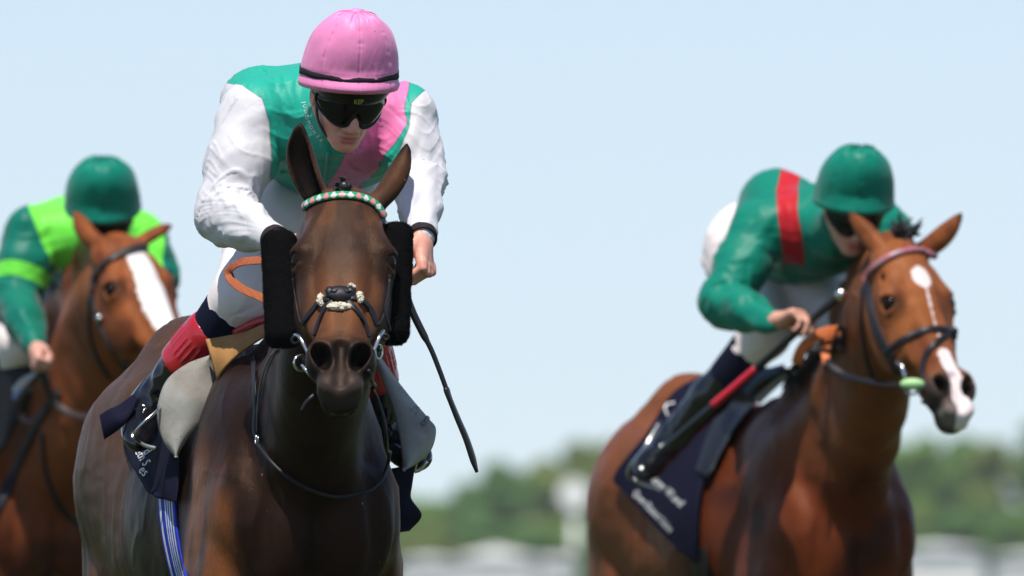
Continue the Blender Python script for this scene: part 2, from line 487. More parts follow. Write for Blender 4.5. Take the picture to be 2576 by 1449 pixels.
def horse(spec):
    yaw = R(spec['yaw'])
    B = Frame((spec['chest'][0], spec['chest'][1], 0), (math.cos(yaw), math.sin(yaw), 0), (-math.sin(yaw), math.cos(yaw), 0), (0, 0, 1))
    H = head_frame(spec['poll'], *spec['head'])
    st = spec.get('res', 1.0); S = spec.get('size', 1.0); hs = spec.get('headsize', 1.0)
    h = lambda x, l, n: B.inv(H(x*hs, l*hs, n*hs))
    hv = lambda x, l, n: H.vec(x, l, n)@B.M.T
    HR = (H.M@B.M.T)
    hc = np.array([h(0, l, n) for l, n in ((0, 0), (.62, 0), (.62, -.16), (0, -.2))])
    lo = hc.min(0) - .13; hi = hc.max(0) + .13
    tips = [B.inv(e['tip']) for e in spec['ears']]
    for q in tips: lo = np.minimum(lo, q-.02); hi = np.maximum(hi, q+.02)
    g = spec.get('g', .0042)*st; c0 = .0125*st
    v = Vol(Vol.axis(-.55, .55, c0, [(lo[0], hi[0], g)]) if lo[0] > -.5 and hi[0] < .5 else Vol.axis(min(-.55, lo[0]-.05), max(.55, hi[0]+.05), c0, [(lo[0], hi[0], g)]),
            Vol.axis(lo[1]-.03, 2.0, c0, [(lo[1], hi[1], g)]), Vol.axis(-.02, max(hi[2]+.03, 1.7), c0, [(lo[2], hi[2], g)]))
    # trunk
    zt = spec.get('lift', 0.0)
    T = lambda x, y, z: np.array([x*S, y*S, z*S + zt])
    for sx in (-1, 1):
        v.ell(T(sx*.140, .30, 1.12), np.array([.098, .22, .29])*S, .05, Rm=[[.97, 0, sx*.22], [-sx*.075, .94, .33], [-sx*.207, -.34, .917]])
    v.ell(T(0, .85, 1.13), np.array([.270, .58, .33])*S, .08)
    v.ell(T(0, .30, 1.17), np.array([.20, .26, .29])*S, .06)
    for sx in (-1, 1):
        v.ell(T(sx*.085, .09, 1.10), np.array([.105, .10, .17])*S, .03)
        v.ell(T(sx*.165, .15, 1.15), np.array([.060, .10, .12])*S, .04)
        v.ell(T(sx*.120, 1.42, 1.25), np.array([.160, .32, .25])*S, .08)
        v.ell(T(sx*.135, 1.56, 1.08), np.array([.105, .25, .34])*S, .06)
        v.ell(T(sx*.19, 1.22, 1.10), np.array([.05, .16, .17])*S, .08)
        v.ell(T(sx*.16, 1.26, 1.40), np.array([.05, .07, .06])*S, .07)
    v.chain([T(0, .40, 1.42), T(0, .62, 1.485), T(0, .85, 1.42)], np.array([.06, .055, .08])*S, .09)
    for sx in (-1, 1): v.ell(T(sx*.128, .32, 1.28), np.array([.085, .20, .165])*S, .05)
    for sx in (-1, 1): v.ell(T(sx*.100, .44, 1.33), np.array([.085, .25, .185])*S, .06)
    v.chain([T(0, .8, 1.35), T(0, 1.15, 1.45), T(0, 1.38, 1.52), T(0, 1.62, 1.42)], np.array([.13, .11, .09, .09])*S, .12)
    # groove between the breast muscles
    v.cone(T(0, -.020, 1.36), T(0, -.012, .96), .022, .026, .035, sub=True)
    for sx in (-1, 1):
        v.cone(T(sx*.120, .005, 1.32), T(sx*.150, .015, .94), .006, .012, .045, sub=True)
        v.cone(T(sx*.225, .08, 1.28), T(sx*.215, .05, .96), .006, .008, .04, sub=True)
    # fore legs at full stretch on the turf, hind legs under the body
    for (sx, pts) in ((-1, ((.140, .20, 1.0), (.14, .10, .72), (.13, -.02, .48), (.13, -.06, .28), (.13, -.08, .12), (.13, -.14, .05))),
                      (1, ((.140, .24, 1.0), (.14, .22, .72), (.13, .16, .48), (.13, .24, .28), (.13, .32, .12), (.13, .28, .05)))):
        q = [T(sx*a, b, c) for a, b, c in pts]; q = [np.array([p[0], p[1], max(p[2] - zt*(1-p[2]), .03)]) for p in q]
        v.chain(q, np.array([.105, .075, .05, .034, .04, .05])*S, .03)
    for sx, dy in ((-1, 0.0), (1, -.22)):
        q = [T(sx*.125, 1.50, .98), T(sx*.13, 1.52+dy*.4, .72), T(sx*.15, 1.68+dy, .50), T(sx*.15, 1.58+dy, .28), T(sx*.15, 1.52+dy, .12), T(sx*.15, 1.44+dy, .05)]
        v.chain(q, np.array([.115, .085, .055, .036, .04, .05])*S, .04)
    # neck
    crest = [h(0, .05, -.125)] + [B.inv(p) for p in spec['crest']] + [T(0, .55, 1.40)]
    throat = [h(0, .20, -.21)] + [B.inv(p) for p in spec['throat']] + [T(0, .14, 1.20)]
    nc = max(len(crest), 12)
    cr = spline(crest, 9); th = spline(throat, 9)
    w0, w1 = spec.get('neckw', (.080, .118))
    for i in range(8):
        f0, f1 = i/8, (i+1)/8
        a = w0 + (w1-w0)*f0**1.3; b = w0 + (w1-w0)*f1**1.3
        v.cone(cr[i], cr[i+1], .05+.035*f0, .05+.035*f1, .07)
        v.cone(th[i], th[i+1], a*.74, b*.74, .07)
        m0 = cr[i]*.52+th[i]*.48; m1 = cr[i+1]*.52+th[i+1]*.48
        v.cone(m0, m1, a, b, .09)
        if i > 0:
            q0 = cr[i]*.22+th[i]*.78; q1 = cr[i+1]*.22+th[i+1]*.78
            v.cone(q0, q1, a*.86, b*.86, .06)
    # head
    E = lambda c, r, k=.02, sub=False, Rm=None: v.ell(h(*c), np.array(r)*hs, k*hs, (np.asarray(Rm)@HR) if Rm is not None else HR, sub)
    Cn = lambda a, b, ra, rb, k=.02, sub=False, flat=None: v.cone(h(*a), h(*b), ra*hs, rb*hs, k*hs, flat, sub)
    E((0, .10, -.085), (.086, .13, .078), .03)
    for sx in (-1, 1): E((sx*.050, .050, -.085), (.042, .05, .040), .03)
    E((0, .18, -.085), (.103, .13, .074), .03)
    E((0, .16, -.17), (.072, .13, .10), .05)
    for sx in (-1, 1):
        Cn((sx*.064, .12, -.050), (sx*.088, .19, -.045), .022, .022, .025)           # brow ridge
        E((sx*.088, .205, -.072), (.034, .060, .044), .025)                          # orbit
        E((sx*.077, .270, -.14), (.038, .125, .095), .03)                            # cheek
        Cn((sx*.083, .27, -.082), (sx*.066, .400, -.082), .014, .008, .018)          # facial crest
        Cn((sx*.045, .30, -.085), (sx*.034, .49, -.075), .036, .027, .03)
        E((sx*.072, .128, -.070), (.016, .028, .016), .02, sub=True)                   # hollow above the eye
    Cn((0, .20, -.066), (0, .50, -.052), .050, .028, .04)
    for sx in (-1, 1): Cn((sx*.030, .24, -.042), (sx*.016, .50, -.034), .026, .018, .02)
    Cn((0, .24, -.205), (0, .56, -.112), .052, .032, .05)
    E((0, .525, -.066), (.056, .075, .050), .03)
    for sx in (-1, 1):
        E((sx*.045, .512, -.042), (.036, .052, .038), .020)
        E((sx*.050, .522, -.058), (.026, .042, .032), .02)
    E((0, .595, -.066), (.054, .040, .042), .022)
    E((0, .622, -.085), (.042, .020, .024), .015)
    for sx in (-1, 1): E((sx*.030, .592, -.040), (.022, .026, .018), .015)
    E((0, .590, -.112), (.040, .038, .030), .018)
    E((0, .612, -.107), (.032, .018, .020), .018)
    v.cone(h(-.05, .632, -.094), h(.05, .632, -.094), .0045*hs, .0045*hs, .006, sub=True)   # mouth line
    v.cone(h(-.052, .600, -.098), h(-.047, .54, -.105), .004*hs, .003*hs, .006, sub=True)
    v.cone(h(.052, .600, -.098), h(.047, .54, -.105), .004*hs, .003*hs, .006, sub=True)
    v.cone(h(0, .50, -.012), h(0, .60, -.022), .012*hs, .010*hs, .018, sub=True)           # groove between the nostrils
    for sx in (-1, 1):
        ln = np.array([-sx*.34, 1, 0]); ln /= np.linalg.norm(ln); rm = np.array([[ln[1], -ln[0], 0], ln, [0, 0, 1]])
        E((sx*.043, .527, -.018), (.0195, .031, .036), .014, sub=True, Rm=rm)
        E((sx*.052, .513, -.030), (.014, .020, .040), .012, sub=True, Rm=rm)
        Cn((sx*.030, .42, -.048), (sx*.046, .49, -.050), .010, .006, .014)                     # nasal vein
        Cn((sx*.072, .33, -.098), (sx*.052, .43, -.080), .006, .005, .010)
        # eye opening and lids
        e = h(sx*.110, .212, -.056)
        v.ell(e, np.array([.022, .026, .022])*hs, .005, HR, True)
        up = [(sx*.113, .184, -.078), (sx*.117, .183, -.060), (sx*.111, .188, -.042), (sx*.102, .200, -.034)]
        v.chain([h(*q) for q in up], np.array([.006, .008, .008, .005])*hs, .008)
        dn = [(sx*.113, .240, -.072), (sx*.113, .243, -.056), (sx*.105, .236, -.041)]
        v.chain([h(*q) for q in dn], np.array([.005, .005, .004])*hs, .008)
    # ears
    ear_in = []
    for e in spec['ears']:
        b = h(*e['base']); tp = B.inv(e['tip']); op = unit(np.asarray(e['open'])@B.M.T); ben = np.asarray(e.get('bend', (0, 0, 0)))@B.M.T
        ax = tp - b; op = unit(op - ax*np.dot(op, ax)/np.dot(ax, ax)); w = e.get('w', .036)
        tt = np.linspace(0, 1, 11)
        pt = [b + ax*u + ben*4*u*(1-u) for u in tt]
        pr = w*np.interp(tt, (0, .15, .35, .55, .72, .88, 1), (.80, .88, 1.0, 1.0, .82, .46, .10))
        v.chain(pt, list(pr), .012, flat=(op, 1.25))
        v.chain([p + op*(.016 if i else .0) for i, p in enumerate(pt)], list(np.maximum(pr*np.interp(tt, (0, .12, .4, 1), (.35, .60, .74, .70)) , .001)), .010, flat=(op, 1.0), sub=True)
        ear_in.append([p + op*.014 for p in pt])
    V, F = v.mesh(); V, F = keep_main(V, F)
    W = B.o + V@B.M
    hl = H.inv(W)/hs
    bl = V
    Nn = vnormals(V, F)
    # fine muscle relief
    bodyw = sstep(.35, .6, np.linalg.norm(hl*[1, .6, .8] - [0, .2, -.08], axis=1))
    V2 = V + Nn*(bodyw*.0040*fbm(V*[7, 4.5, 5], 2, 5) + bodyw*.0010*fbm(V*[28, 16, 30], 2, 9) + bodyw*.0036*((1-np.abs(noise(V*[13, 9, 4.5] + .5*noise(V*6, 8)[:, None], 61)))**5 - .25))[:, None]
    # skin folds on the neck and across the point of the shoulder
    W = B.o + V2@B.M
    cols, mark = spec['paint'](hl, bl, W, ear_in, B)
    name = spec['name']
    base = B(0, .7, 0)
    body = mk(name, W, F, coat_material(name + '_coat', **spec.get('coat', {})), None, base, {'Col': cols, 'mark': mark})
    props(body, spec['label'], 'horse', 'racehorses in the finish')
    for sx in (-1, 1):
        m = MB().ball(H(sx*.1010*hs, .213*hs, -.057*hs), np.array([.0225, .0275, .0245])*hs, H.M, 24, 16)
        m.build('eye', M_eye, body)
    # tail behind the quarters
    tb = MB()
    rng = np.random.default_rng(3)
    for k in range(26):
        a = T(rng.uniform(-.03, .03), 1.70, 1.42 + rng.uniform(-.03, .03))
        p = [a, a + [rng.uniform(-.02, .02), .12, -.03], a + [rng.uniform(-.04, .04), .22, -.25], a + [rng.uniform(-.06, .06), .30, -.62 + rng.uniform(-.1, .1)]]
        p = spline(p, 10); tb.tube(B.o + p@B.M, np.linspace(.016, .004, 10), 6)
    tb.build('tail', M_mane, body)
    return dict(B=B, H=H, hs=hs, T=lambda x, y, z: B.o + T(x, y, z)@B.M, body=body, vol=v, hp=lambda x, l, n: H(x*hs, l*hs, n*hs), S=S, W=W, F=F, zt=zt)

t = NT('eye_gloss'); t.base((.010, .006, .004)).set(rough=.14, spec=.10); M_eye = t.m
M_mane = simple('black_hair', (.012, .011, .012), rough=.42, spec=.5, var=.4, vscale=60)

def ear_dark(W, ear_in, B, Vl):
    d = np.full(len(W), 9.0)
    for ch in ear_in:
        n = len(ch)-1
        for i in range(n):
            a, b = ch[i], ch[i+1]; ba = b-a
            hh = np.clip(((Vl-a)@ba)/(ba@ba), 0, 1)
            d = np.minimum(d, np.linalg.norm(Vl - a - hh[:, None]*ba, axis=1) - (.027 if i < 7 else .017)*(.75 if i == 0 else 1))
    return d
def ellip(hl, c, r): return np.linalg.norm((hl[:, :len(c)]-np.asarray(c))/np.asarray(r), axis=1)

def paint_center(hl, bl, W, ear_in, B):
    n = len(W)
    dark = np.array([.0160, .0076, .0048]); face = np.array([.044, .0235, .0158]); rust = np.array([.20, .070, .022]); grey = np.array([.092, .047, .025])
    c = np.tile(dark, (n, 1))
    q = fbm(bl*[5, 3, 5], 3, 21)
    # flank, quarters: a browner coat, with the hind's grey sheen put into its colour
    c = mixc(c, grey, sstep(.75, 1.15, bl[:, 1] + .12*q)*.75)
    c = mixc(c, rust, sstep(.15, .21, np.abs(bl[:, 0]))*sstep(.02, .12, bl[:, 1])*sstep(.55, .35, bl[:, 1])*sstep(-.5, .4, fbm(bl*[14, 9, 3], 2, 77))*.85*sstep(1.38, 1.2, bl[:, 2]))  # orange lit streaks along the outer shoulders, put into the coat colour
    c = mixc(c, rust, sstep(1.25, .98, bl[:, 2])*sstep(1.2, 1.5, bl[:, 1])*sstep(-.3, .4, q)*.5)
    # head
    inh = (hl[:, 1] > -.05) & (hl[:, 2] > -.30) & (np.abs(hl[:, 0]) < .17) & (hl[:, 1] < .70)
    hm = inh*sstep(-.30, -.16, hl[:, 2])
    p = fbm(hl*[22, 9, 22], 3, 4)
    f = mixc(np.tile(face, (n, 1)), np.array([.100, .043, .021]), sstep(-.1, .7, p))
    f = mixc(f, np.array([.165, .062, .024]), np.clip(1.3-ellip(np.abs(hl[:, :2]), (.035, .38), (.05, .14)), 0, 1)*.85)
    f = mixc(f, np.array([.040, .027, .022]), np.clip(1.2-ellip(hl[:, :2], (0.0, .20), (.05, .13)), 0, 1)*.9)  # greyish sheen down the middle of the forehead, painted in
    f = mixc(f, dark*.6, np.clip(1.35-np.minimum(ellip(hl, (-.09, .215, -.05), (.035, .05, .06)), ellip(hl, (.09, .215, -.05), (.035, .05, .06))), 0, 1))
    f = mixc(f, np.array([.0095, .0075, .0072]), sstep(.435, .505, hl[:, 1] + .012*p))
    f = mixc(f, np.array([.060, .047, .042]), sstep(.555, .59, hl[:, 1])*sstep(-.090, -.05, hl[:, 2])*.6)
    c = mixc(c, f, hm)
    ed = ear_dark(W, ear_in, B, bl)
    up = sstep(.05, -.02, hl[:, 1])
    c = mixc(c, np.array([.075, .034, .018]), up*sstep(-.3, -.2, hl[:, 2])*.8)
    c = mixc(c, np.array([.006, .005, .005]), sstep(.004, -.004, ed))
    for e in ear_in: 
        tpt = e[-1]; c = mixc(c, np.array([.012, .009, .008]), sstep(.06, .02, np.linalg.norm(bl-tpt, axis=1)))
    c = mixc(c, np.array([.22, .27, .02]), sstep(1.2, .6, ellip(hl, (0, .633, -.093), (.030, .007, .009)))*.8)
    # nostril interior
    nd = np.minimum(ellip(hl, (-.045, .528, -.045), (.025, .036, .035)), ellip(hl, (.045, .528, -.045), (.025, .036, .035)))
    c = mixc(c, np.array([.006, .005, .005]), sstep(1.1, .9, nd))
    return c, np.full(n, -.05)

CEN = horse(dict(name='racehorse', g=.0036, label='dark brown racehorse with black sheepskin cheek pads, head on to the viewer',
    chest=P(806, 1200, .42), yaw=13.6, poll=P(869, 445, .04), head=(38, 0, 1.0), paint=paint_center,
    crest=[P(862, 580, .24), P(845, 740, .50)], throat=[P(830, 830, .16), P(805, 990, .24)],
    ears=[dict(base=(-.060, .018, -.070), tip=P(757, 312, .08), open=(-.25, -1, 0), bend=(-.020, 0, 0), w=.031),
          dict(base=(.066, .028, -.070), tip=P(1024, 361, .12), open=(.7, .8, -.2), bend=(.012, 0, -.012), w=.026)]))

# ------------------------------------------------------------------ riders
def bone_coords(V, bones):
    """Nearest bone of each vertex: along (m), angle, distance."""
    best = np.full(len(V), 9.0); s = np.zeros(len(V)); an = np.zeros(len(V)); fr = np.zeros(len(V)); ix = np.zeros(len(V), int)
    off = 0.0
    for i, (a, b) in enumerate(bones):
        a = np.asarray(a, float); b = np.asarray(b, float); d = b-a; L = np.linalg.norm(d); d = d/L
        u = unit(np.cross(d, [0.2, 0.1, 1.0])); w = np.cross(d, u)
        t = np.clip((V-a)@d, 0, L); q = V - a - t[:, None]*d; r = np.linalg.norm(q, axis=1)
        m = r < best
        best[m] = r[m]; s[m] = (t + off)[m]; an[m] = np.arctan2(q@w, q@u)[m]; fr[m] = (t/L)[m]; ix[m] = i
        off += L + .37
    return s, an, best, fr, ix
def wrinkle(V, F, bones, amp, f=26.0, seed=0, loose=None, fine=0.0):
    """Cloth folds running round the limbs, sharper than the hollows between them."""
    N = vnormals(V, F); s, an, r, fr, ix = bone_coords(V, bones)
    sk = .05*np.sin(an*1.0 + seed) + .03*np.sin(an*2 + 1.3*seed)
    p = np.stack([(s+sk)*f, np.cos(an)*1.05, np.sin(an)*1.05], 1) + [0, 0, seed*7.7]
    p = p + .35*np.stack([noise(V*14, seed+3), noise(V*9, seed+4), noise(V*9, seed+5)], 1)
    n1 = 1-np.abs(noise(p, seed)); n2 = 1-np.abs(noise(p*[.45, 1.5, 1.5], seed+11)); n3 = noise(V*11, seed+2)
    pc = np.stack([(s+sk*1.6+.02*noise(V*8, seed+6))*f*1.9, np.cos(an)*.8, np.sin(an)*.8], 1) + [seed*3.1, 0, 0]
    cr = (1-np.abs(noise(pc, seed+21)))**3.5*sstep(-.25, .35, noise(V*7, seed+31))
    d = .50*noise(p, seed) + .60*noise(p*[.45, 1.5, 1.5], seed+11) + .4*n3 + .60*cr - .1
    pf = np.stack([(s + .05*np.sin(an + 2*seed) + .03*noise(V*9, seed+41))*46, np.cos(an)*.9, np.sin(an)*.9], 1) + [0, seed*2.3, 0]
    fi = (1-np.abs(noise(pf, seed+43)))**4*sstep(-.2, .3, noise(V*9, seed+47))
    a = amp if loose is None else amp*loose(V, s, fr, ix)
    return V + N*(d*a + fi*fine*np.minimum(1, a/max(amp, 1e-9)))[:, None]
def body_folds(V, F, w, amp, seed, slant=(20, 4, 6)):
    """Long pulls across the chest and back of a silk shirt."""
    N = vnormals(V, F)
    q = np.stack([V[:, 0]*slant[0] + V[:, 2]*slant[2], V[:, 1]*slant[1], V[:, 2]*5], 1) + .4*np.stack([noise(V*7, seed), noise(V*7, seed+1), noise(V*7, seed+2)], 1)
    d = (1-np.abs(noise(q, seed+3)))**4*.9 + .5*noise(q*[.5, 1, 1], seed+4) + .42*(1-np.abs(noise(q*[2.3, 1.2, 1.2], seed+5)))**3.5 - .35
    return V + N*(d*amp*w)[:, None]
def satin(name, cols, edges, rough=.46, sheen=.15, noise_amt=.1, bump=.0016, speck=False, spec=.20):
    """cols: list of colours; edges: attribute names, colour i+1 shows where attribute i > 0."""
    t = NT(name)
    c = cols[0]
    for e, cc in zip(edges, cols[1:]):
        fa = t.attr(e).outputs['Fac']
        f = t.math('MULTIPLY_ADD', fa, 500, .5, clamp=True)
        c = t.mix(c, cc, f)
        sm = t.math('SUBTRACT', 1.0, t.math('MULTIPLY', t.math('ABSOLUTE', fa), 450), clamp=True)      # stitched seam
        c = t.mix(c, t.mix(c, (.45, .45, .45), 1.0, 'MULTIPLY'), t.math('MULTIPLY', sm, .8))
    n = t.noise(t.coord(), 14, 3)
    if isinstance(c, tuple): c = t.mix(c, c, 0.0)
    c = t.mix(c, t.mix(c, (.80, .80, .80), 1.0, 'MULTIPLY'), t.math('MULTIPLY', n, noise_amt*2))
    if speck:
        sp = t.math('GREATER_THAN', t.noise(t.coord(), 95, 1), .80)
        c = t.mix(c, (.05, .03, .02), t.math('MULTIPLY', sp, .8))
    t.base(c).set(rough=rough, spec=spec, sheen=sheen)
    t.bump(t.noise(t.coord((30, 30, 12)), 1.4, 2, .5, .8), bump*.9)
    t.bump(t.noise(t.coord(), 900, 1), .00015)
    return t.m
def skin_material(name, tone, lip):
    t = NT(name)
    n = t.noise(t.coord(), 60, 4); n2 = t.noise(t.coord(), 18, 2)
    c = t.mix(tuple(x*.86 for x in tone), tuple(min(1, x*1.08) for x in tone), n)
    c = t.mix(c, (tone[0]*1.05, tone[1]*.78, tone[2]*.72), t.math('MULTIPLY', n2, .6))
    c = t.mix(c, lip, t.attr('lip').outputs['Fac'])
    sp = t.math('MULTIPLY_ADD', t.noise(t.coord(), 210, 1), 14, -10.6, clamp=True)
    c = t.mix(c, (.11, .055, .035), t.math('MULTIPLY', sp, .55))
    t.base(c).set(rough=.48, spec=.4, sss=.12).bump(n, .0006)
    return t.m
M_black_leather = simple('black_leather', (.008, .008, .009), rough=.38, spec=.25, var=.3, bump=.0006, bscale=260)
M_patent = simple('polished_black_boot', (.006, .0065, .009), rough=.12, spec=.7, var=.3)
M_steel = simple('bright_steel', (.62, .63, .62), rough=.22, metal=1.0, var=.08)
M_gog = simple('goggle_lens', (.004, .004, .005), rough=.07, spec=.28, var=.1)
M_peak = simple('helmet_peak_black', (.006, .006, .006), rough=.30, spec=.25, var=.2)
M_band = simple('black_elastic', (.022, .016, .020), rough=.75, spec=.2, var=.3, vscale=120, bump=.0005, bscale=500)
M_navy = simple('navy_stretch_cloth', (.006, .008, .022), rough=.75, spec=.1, var=.25)
M_red_patent = simple('red_leather_boot_top', (.42, .012, .022), rough=.24, spec=.5, var=.18, vscale=40, coat=.3)
M_lip = None

def hand(v, w, d, n, curl, side, s=1.0, k=.008, spread=.0):
    """Five fingers on a palm: w wrist, d towards the knuckles, n out of the palm; curl: (c1,c2,c3) degrees."""
    d = unit(d); n = unit(np.asarray(n) - d*np.dot(n, d)); l = np.cross(d, n)*side
    J = lambda a, b, c: w + (d*a + l*b + n*c)*s
    v.cone(J(-.004, 0, 0), J(.02, 0, 0), .025*s, .025*s, .015, flat=(n, 1.25))
    v.cone(J(.02, .012, 0), J(.078, .026, -.002), .020*s, .013*s, .012)
    v.cone(J(.02, -.008, 0), J(.075, -.026, -.002), .020*s, .012*s, .012)
    v.cone(J(.025, 0, .003), J(.075, 0, -.003), .022*s, .014*s, .014)
    tips = []
    for i, (lat, base, ln, r) in enumerate(((.030, .088, .92, .0098), (.0105, .093, 1.0, .0100), (-.0095, .089, .95, .0095), (-.029, .080, .78, .0083))):
        p = J(base, lat, -.003); a = 0
        v.cone(J(base-.012, lat, -.006), J(base+.003, lat, -.006), .0108*s, .0105*s, .006)
        dl = l*spread*(1.5-i)/1.5
        for j, (L, c) in enumerate(zip((.043, .027, .021), curl)):
            a += math.radians(c + (i-1)*3)
            q = p + (d*math.cos(a) + n*math.sin(a) + dl)*L*ln*s
            v.cone(p, q, r*s*(1-.06*j), r*s*(.93-.07*j), k*.45); p = q
        tips.append(p)
    p0 = J(.018, .026, .010); p1 = J(.050, .043, .022); p2 = J(.078, .034, .036); p3 = J(.098, .016, .040)
    v.chain([p0, p1, p2, p3], [.015*s, .0125*s, .0108*s, .0085*s], k)
    return tips

def dome_cap(H, name, mat, parent, button=None, band=True, cx=(0, 0, 0), rr=(.1175, .178, .140), bottom=-.002, seams=8, amp=1.0, seed=0):
    """Silk cap stretched over the helmet, gathered at the crown, with a rolled edge over the peak."""
    nu, nv = 288, 60
    ph = np.linspace(0, 2*np.pi, nu, endpoint=False); tv = np.linspace(0.02, 1, nv)
    T, Ph = np.meshgrid(tv, ph, indexing='ij')
    TH = R(90.8)
    th = T*TH
    front = np.clip(np.cos(Ph), 0, 1)
    sx, su, sf = rr
    hgt = lambda a: np.sign(np.cos(a))*np.abs(np.cos(a))**.8
    sq = np.sin(th)**.8
    x = sq*np.sin(Ph)*sx; f = sq*np.cos(Ph)*sf; u = hgt(th)*su
    f = f + .016*front**2*sstep(.86, 1.0, T) + .062*np.clip(u/su, 0, 1)**1.6             # leans out over the peak; crown set forward
    Rr = np.sqrt(x*x+f*f) + 1e-9
    q = np.stack([np.cos(Ph)*2.2, np.sin(Ph)*2.2, T*3.0], -1).reshape(-1, 3)
    n1 = noise(np.stack([np.cos(Ph)*4.2, np.sin(Ph)*4.2, T*1.4], -1).reshape(-1, 3), seed).reshape(T.shape)
    n2 = noise(q*1.3, seed+5).reshape(T.shape); n3 = noise(np.stack([np.cos(Ph)*13, np.sin(Ph)*13, T*3], -1).reshape(-1, 3), seed+7).reshape(T.shape)
    n4 = noise(np.stack([np.cos(Ph)*4, np.sin(Ph)*4, T*30], -1).reshape(-1, 3), seed+9).reshape(T.shape)
    gather = np.exp(-((T-.14)/.15)**2)
    sf_ = (Ph*seams/(2*np.pi) + .5) % 1 - .5
    seam = np.exp(-(sf_/.022)**2)
    low = sstep(.80, .90, T)*sstep(1.0, .93, T)
    d = amp*(.0085*gather*(1-np.abs(n1))**2 + .0022*gather*n3 - .0020*seam*sstep(.1, .3, T) + .0022*n2*sstep(0, .3, T)*sstep(1, .75, T)
             + .0013*np.exp(-(sf_/.10)**2)*n4*sstep(.3, .5, T) + low*.0012*n3)
    d = d*(1 - .9*band*np.exp(-((T-.925)/.035)**2))
    edge = np.exp(-((T-.982)/.012)**2)*.0042
    d = d + edge - .0030*np.exp(-((T-.925)/.020)**2)*band
    nx, nf, nuu = x/sx**2, f/sf**2, u/su**2
    nn = np.sqrt(nx**2+nf**2+nuu**2) + 1e-9
    x = x + nx/nn*d; f = f + nf/nn*d; u = u + nuu/nn*d
    V = np.stack([x+cx[0], u+cx[1], f+cx[2]], -1).reshape(-1, 3)
    W = H.o + V@H.M; Fc = []
    for i in range(nv-1):
        for j in range(nu):
            j2 = (j+1) % nu; Fc.append([i*nu+j, (i+1)*nu+j, (i+1)*nu+j2, i*nu+j2])
    Fc.append(list(range(nu))[::-1])
    # inner turn-under
    V2 = np.stack([x[-1]*.94, u[-1]+.012, f[-1]*.94], -1) + np.array(cx)
    o = len(W); W = np.vstack([W, H.o + V2@H.M])
    for j in range(nu):
        j2 = (j+1) % nu; Fc.append([(nv-1)*nu+j, o+j, o+j2, (nv-1)*nu+j2])
    cap = mk(name, W, Fc, mat, parent)
    def ring(tq, off):
        r = np.sin(TH*tq)**.8; fr = np.clip(np.cos(ph), 0, 1); uu = hgt(np.array(TH*tq))*su
        return np.stack([r*np.sin(ph)*(sx+off) + cx[0], uu + 0*ph + cx[1], r*np.cos(ph)*(sf+off) + .016*fr**2*sstep(.86, 1, np.full(nu, tq)) +  + cx[2]], -1)
    if band:
        m = MB(); prof = [ring(tq, off) for tq, off in ((.900, -.001), (.902, .0016), (.922, .0010), (.944, .0016), (.946, -.001))]
        G = np.array(prof)
        G[..., 1] += .0012*np.sin(ph*9+1)[None, :]
        Vb = H.o + G.reshape(-1, 3)@H.M; Fb = []
        for i in range(4):
            for j in range(nu):
                j2 = (j+1) % nu; Fb.append([i*nu+j, (i+1)*nu+j, (i+1)*nu+j2, i*nu+j2])
        m.add(Vb, Fb); m.build('cap_band', M_band, cap)
    if button is not None:
        m = MB(); c = H(cx[0], cx[1]+rr[1]+.005, cx[2]+.066)
        m.ball(c, (.0140, .0065, .0130), rider_head((0, 0, 0), 24, 10, 1).M, 20, 10)
        m.build('cap_button', button, cap)
    return cap

def peak(H, parent, drop=.030):
    """Black leather front of the skull cap under the silk."""
    nu, nv = 48, 9
    ph = np.linspace(-R(105), R(105), nu); tv = np.linspace(0, 1, nv)
    Ph, Tv = np.meshgrid(ph, tv, indexing='ij')
    fr = np.clip(np.cos(Ph), 0, 1)
    G = np.stack([np.sin(Ph)*(.1150-.022*Tv), .006 - Tv*(.012 + drop*fr**.7), np.cos(Ph)*(.137-.016*Tv) + .012*fr**2*(1-Tv*.6)], -1)
    m = MB().sheet(H.o + G@H.M, -.004)
    return m.build('helmet_peak', M_peak, parent)
def goggles(H, parent, mat):
    nu, nv = 48, 12
    ph = np.linspace(-R(74), R(74), nu); tv = np.linspace(0, 1, nv)
    Ph, Tv = np.meshgrid(ph, tv, indexing='ij')
    a = np.abs(Ph)/R(74)
    top = .030 - .004*a**2; bot = -.030 - .006*np.sin(np.clip(a*1.5, 0, 1)*np.pi)**1 + .026*np.exp(-(Ph/.16)**2) + .022*a**3
    u = top + (bot-top)*Tv
    bul = .006*np.sin(Tv*np.pi)
    G = np.stack([np.sin(Ph)*(.083+bul), u, np.cos(Ph)*(.098+bul) + .006], -1)
    m = MB().sheet(H.o + G@H.M, -.003)
    o = m.build('goggles', mat, parent)
    rim = []
    for g in (G[:, 0], G[::-1, -1]): rim.append(g)
    rp = np.vstack([G[:, 0], G[-1, 1:-1], G[::-1, -1], G[0, -2:0:-1]])
    MB().tube(H.o + rp@H.M, .0042, 8, closed=True).build('goggle_frame', M_peak, o)
    for sx in (-1, 1):
        p = spline([(sx*.079, .005, .030), (sx*.086, .012, .0), (sx*.088, .022, -.04)], 10)
        MB().tube(H.o + p@H.M, .009, 8, up=H.vec(sx, 0, 0), flat=.2).build('goggle_strap', M_band, o)
    return o
def text_mesh(txt, size):
    cu = bpy.data.curves.new('letters', 'FONT'); cu.body = txt; cu.size = size; cu.resolution_u = 3; cu.align_x = 'CENTER'
    ob = bpy.data.objects.new('letters', cu); COL.objects.link(ob)
    bpy.context.view_layer.update()
    me = bpy.data.meshes.new_from_object(ob.evaluated_get(bpy.context.evaluated_depsgraph_get()))
    V = np.array([v.co[:] for v in me.vertices]); F = [list(p.vertices) for p in me.polygons]
    bpy.data.objects.remove(ob); bpy.data.curves.remove(cu); bpy.data.meshes.remove(me)
    return V, F

